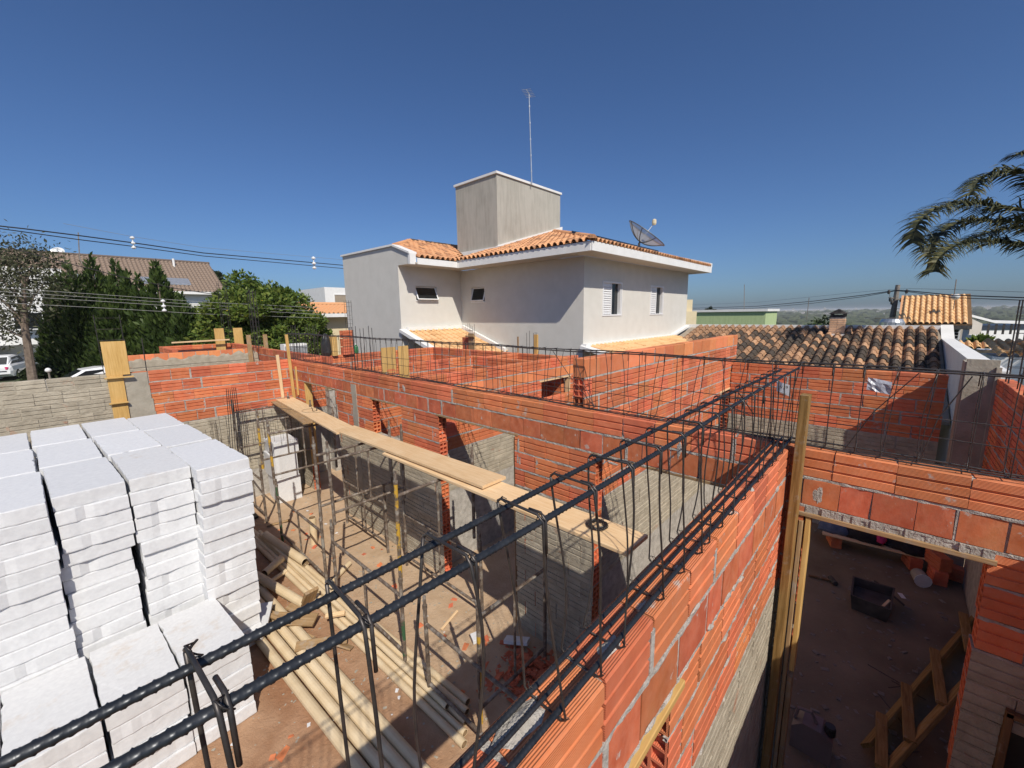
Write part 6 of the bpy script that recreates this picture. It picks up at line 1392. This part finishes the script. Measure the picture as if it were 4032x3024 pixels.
for i, (px, py, fw, rx, lb) in enumerate(((3150, 1220, 40, 3.8, 'round dark tree right of the green block'), (3240, 1262, 44, 3.0, 'olive tree sloping away behind the chimney, left'), (3440, 1268, 46, 3.2, 'feathery tree right of the chimney'), (3500, 1280, 42, 2.2, 'small tree by the steel water tank'), (3330, 1276, 50, 3.2, 'green tree directly behind the chimney'), (3600, 1290, 46, 3, 'tree behind the utility pole foot'))):
    c = at(px, py, fw); broad(lb, (c.x, c.y, -6), c.z + 6, rx, rx, 80 + i, 9000, mat='dark_leaf' if i % 2 == 0 else 'bush_leaf', leaf=(.22, .5), clumps=50)
# steel water tank
c = at(3514, 1256, 24); tk = empty('steel_tank', (c.x, c.y, 0), 'round steel water tank behind the roof ridge', 'water tank'); mb = MB(); mb.lathe((c.x, c.y, c.z - 1.4), [(.55, 0), (.55, 1.22), (.48, 1.34), (.46, 1.40)], 20); part('shell', mb, 'galvanised', tk)
mb = MB(); mb.tube([(c.x - .7, c.y + .75, c.z + .05), (c.x + .7, c.y - .75, c.z + .05)], .02, 5); part('top_rail', mb, 'dusty_black', tk)
for k in range(9): mb = MB(); a = k * .7; mb.tube([(c.x + .56 * math.cos(a), c.y + .56 * math.sin(a), c.z - 1.35), (c.x + .56 * math.cos(a), c.y + .56 * math.sin(a), c.z - .2)], .02, 5); part('rib', mb, 'galvanised', tk)
# yellow-tiled house
yA = at(3545, 1275, 27); zE = at(3690, 1272, 27).z; yb = empty('yellow_tile_house', (yA.x + 3, yA.y - 3, 0), 'small house with bright yellow barrel tiles beside the utility pole', 'house')
ey0, ey1 = yA.y, at(3820, 1272, 27).y; ex = yA.x; wd = yA.y - at(3822, 1274, 25.5).y
slope = .55; run = 3.4; O = Vector((ex, yA.y, zE)); ncol = int(wd / .27)
tiled(yb, O, (0, -1, 0), (1, 0, slope), .27, .40, ncol, int(run * math.hypot(1, slope) / .40), None, 'tile_new', seed=9)
mb = MB(); e1 = O + Vector((0, -wd, 0)); R_ = Vector((run, 0, run * slope)); mb.hexa([O - Vector((0, 0, .12)), e1 - Vector((0, 0, .12)), e1 + R_ - Vector((0, 0, .12)), O + R_ - Vector((0, 0, .12))], [O - Vector((0, 0, .02)), e1 - Vector((0, 0, .02)), e1 + R_ - Vector((0, 0, .02)), O + R_ - Vector((0, 0, .02))]); part('deck', mb, 'wood_dark', yb)
mb = MB(); mb.box(ex - .05, ex + .06, e1.y, O.y, zE - .32, zE - .10); part('gutter', mb, 'dusty_black', yb)
mb = MB(); mb.prism([(ex + .6, e1.y + .3, -2), (ex + .6, e1.y + .3, zE), (ex + .6 + run, e1.y + .3, zE + run * slope - .2), (ex + .6 + run, e1.y + .3, -2)], (0, wd - .6, 0)); part('wall', mb, 'soffit', yb)
box_window(yb, 'y', ex + .6, e1.y + .4, e1.y + 2.0, zE - 1.2, zE - .3, 'aluminium', 'glass_dark')
gw = MB(); 
for k in range(1, 6): gw.box(ex + .54, ex + .56, e1.y + .45 + k * .26, e1.y + .47 + k * .26, zE - 1.15, zE - .35)
for k in range(1, 4): gw.box(ex + .535, ex + .555, e1.y + .45, e1.y + 1.95, zE - 1.15 + k * .2, zE - 1.13 + k * .2)
part('window_grille', gw, 'aluminium', yb)
mb = MB(); mb.prism([Vector((ex - .1, O.y + .0, zE - .1)), O + R_ + Vector((0, 0, 0)), O + R_ + Vector((2.2, 0, -1.2))], (0, .12, 0)); part('gable_tiles', mb, 'tile_mid', yb)
# white awning and pergola to its right
p = [at(3826, 1248, 26), at(3918, 1272, 26), at(4120, 1278, 26)]; pg = empty('pergola', (p[1].x, p[1].y, 0), 'white-edged flat canopy right of the yellow tiles', 'canopy'); mb = MB()
for a, b in zip(p, p[1:]): mb.hexa([a, b, b + Vector((2.5, 0, 0)), a + Vector((2.5, 0, 0))], [q + Vector((0, 0, .14)) for q in (a, b, b + Vector((2.5, 0, 0)), a + Vector((2.5, 0, 0)))])
part('roof_edge', mb, 'white_paint', pg)
for k in range(6): q = at(3900 + 30 * k, 1276, 26); mb = MB(); mb.box(q.x, q.x + .1, q.y, q.y + .1, -2, q.z); part('post', mb, 'dusty_black', pg)
mb = MB(); a, b = at(3826, 1255, 26), at(3870, 1268, 26); mb.hexa([Vector((a.x, a.y, -2)), Vector((b.x, b.y, -2)), Vector((b.x + .3, b.y, -2)), Vector((a.x + .3, a.y, -2))], [a, b - Vector((0, 0, .1)), b + Vector((.3, 0, -.1)), a + Vector((.3, 0, 0))]); part('pier', mb, 'soffit', pg)
rbox('white_wall', 'white wall with dark band under the canopy', 'wall', 3845, 4150, 1296, 30, 3, 'white_paint', True, 'pool_cover', .3)
rbox('low_white_wall', 'low white wall below the dark band', 'wall', 3830, 4000, 1318, 23, .3, 'white_paint')
# curved yellow roof and palms near the right edge
yr = empty('curved_tile_roof', at(3990, 1400, 15), 'low yellow-tiled roof with palm leaves at the right edge', 'roof'); a0_ = at(3800, 1392, 15.5)
tiled(yr, at(3930, 1400, 13.2), (.15, -1, 0), (1, .1, .20), .24, .37, 9, 5, None, 'tile_new', seed=10); tiled(yr, at(3770, 1372, 17.5), (.1, -1, 0), (1, 0, .30), .24, .37, 12, 2, None, 'tile_new', seed=11)
mb = MB(); q = at(3930, 1400, 13.2); mb.box(q.x + .1, q.x + 4, q.y - 2.5, q.y + .1, 0, q.z - .05); part('wall', mb, 'white_paint', yr)
ridge_tiles(yr, at(3790, 1388, 15), at(3990, 1392, 13), .1, 'tile_new')
c = at(3850, 1370, 18.5); broad('leafy palm shrub between the white parapet and curved roof', (c.x, c.y, 0), c.z + .1, 1.5, 1.5, 91, 9000, mat='dark_leaf', leaf=(.2, .45), clumps=34)
c = at(3870, 1345, 19.5); broad('pointed yucca-like shrub by the pergola wall', (c.x, c.y, 0), c.z, .8, .8, 92, 4000, mat='bush_leaf', leaf=(.2, .5), clumps=20)
# utility pole with its lines
p0, p1 = at(3512, 1260, 30), at(3536, 1122, 30); up_ = empty('utility_pole', (p0.x, p0.y, -3), 'grey concrete utility pole with transformer wires', 'utility pole'); mb = MB(); mb.tube([Vector((p0.x, p0.y, -3)) , p0, p1], [.2, .17, .13], 8); part('pole', mb, 'grey_post', up_)
for (px, py) in ((3506, 1180), (3512, 1192), (3548, 1182), (3500, 1150), (3570, 1148)): q = at(px, py, 30); mb = MB(); mb.lathe(q, [(.05, -.14), (.09, -.05), (.09, .08), (.03, .16)], 8); part('insulator', mb, 'dusty_black', up_)
mb = MB(); mb.tube([at(3500, 1172, 30), at(3552, 1182, 30)], .04, 5); mb.tube([at(3500, 1150, 30), at(3505, 1172, 30), at(3528, 1170, 30)], .015, 4); mb.tube([at(3570, 1150, 30), at(3560, 1170, 30), at(3532, 1178, 30)], .015, 4); part('bracket', mb, 'grey_post', up_)
for (dy, r, lb) in ((0, .03, 'thick service cable, upper, across the right sky'), (10, .022, 'thick service cable, lower, across the right sky'), (-22, .008, 'hair-thin wire above the right service cables')):
    mb = MB(); pts = [(2720, 1214 + dy * .6, 70), (2980, 1206 + dy * .7, 55), (3200, 1186 + dy * .8, 43), (3400, 1162 + dy * .6, 34), (3528, 1143 + dy * .2, 30), (3580, 1145 + dy * .4, 28), (3750, 1162 + dy, 25), (4032, 1172 + dy, 21), (4300, 1175 + dy, 18)]
    wire(lb, pts, r, 'black_cable', 'right service cables')
mb = MB(); mb.tube([at(3752, 1200, 28), at(3766, 1100, 28)], .03, 5); e = single('aerial_pole', mb, 'grey_post', 'thin aerial pole above the yellow tiles', 'antenna')
q = at(3762, 1166, 26); sph = empty('round_dish', q, 'round white dish above the yellow tiles', 'satellite dish'); mb = MB(); mb.lathe(q, [(.03, -.25), (.16, -.18), (.22, 0), (.2, .08), (.02, .12)], 12); part('bowl', mb, 'porcelain', sph, True); mb = MB(); mb.tube([q - Vector((0, 0, .22)), q - Vector((0, 0, .8))], .02, 5); part('mast', mb, 'grey_post', sph)
mb = MB(); mb.tube([at(2930, 1222, 30), at(2931, 1120, 30)], .02, 5); single('aerial_pole', mb, 'grey_post', 'thin aerial pole above the green block', 'antenna')
mb = MB(); mb.tube([at(3176, 1260, 40), at(3186, 1172, 40)], .03, 5); single('aerial_pole', mb, 'grey_post', 'thin aerial pole left of the chimney', 'antenna')
# ------------------------------------------------------------------ far hills, woods and town
rg = np.random.default_rng(3); mb = MB()
for i in range(1500):
    fw = rg.uniform(180, 1500); px = rg.uniform(2600, 4300) if i % 5 else rg.uniform(-200, 1400); p = at(px, 1250, fw); r = math.hypot(p.x - 3, p.y - 5)
    zg_ = -min(1, (r - 40) / 300) * 22 + (min(1, (r - 700) / 1600) * 22 if r > 700 else 0); s = rg.uniform(4, 9) * (1 + fw / 1500); h_ = rg.uniform(6, 13)
    mb.lathe((p.x, p.y, zg_ - 1), [(s * .5, 0), (s, h_ * .4), (s * .85, h_ * .75), (s * .3, h_)], 6)
single('distant_wood', mb, 'terrain', 'dark green wooded valley stretching to the horizon', 'woods', kind='stuff', loc=(0, 0, 0))
mb = MB()
for i in range(380):
    fw = rg.uniform(1100, 2700); px = rg.uniform(2950, 4250); p = at(px, 1250, fw); r = math.hypot(p.x - 3, p.y - 5); zg_ = -22 + (min(1, (r - 700) / 1600) * 22 if r > 700 else 0)
    w_, d_, h_ = rg.uniform(6, 24), rg.uniform(6, 16), rg.uniform(3, 6)
    if rg.random() < .02: h_ *= 3; w_ *= .7
    mb.box(p.x, p.x + w_, p.y, p.y + d_, zg_ - 2, zg_ + h_ + 1.5)
single('distant_town', mb, 'town_white', 'pale far-off town houses along the horizon', 'town', kind='stuff', loc=(0, 0, 0))
# ------------------------------------------------------------------ thin summer haze over the valley
hz = bpy.data.materials.new('haze_air'); hz.use_nodes = True; ht = hz.node_tree; ht.nodes.clear()
ho = ht.nodes.new('ShaderNodeOutputMaterial'); hv = ht.nodes.new('ShaderNodeVolumePrincipled')
hv.inputs['Color'].default_value = (0.92, 0.945, 0.98, 1); hv.inputs['Density'].default_value = 0.0002; hv.inputs['Anisotropy'].default_value = 0.0
ht.links.new(hv.outputs[0], ho.inputs['Volume']); M['haze_air'] = hz
mb = MB(); mb.box(-7200, 7200, -7200, 7200, -30, 16)
single('haze', mb, 'haze_air', 'pale summer haze lying over the far valley', 'haze', kind='stuff', loc=(0, 0, 0))
SC.cycles.volume_bounces = 0
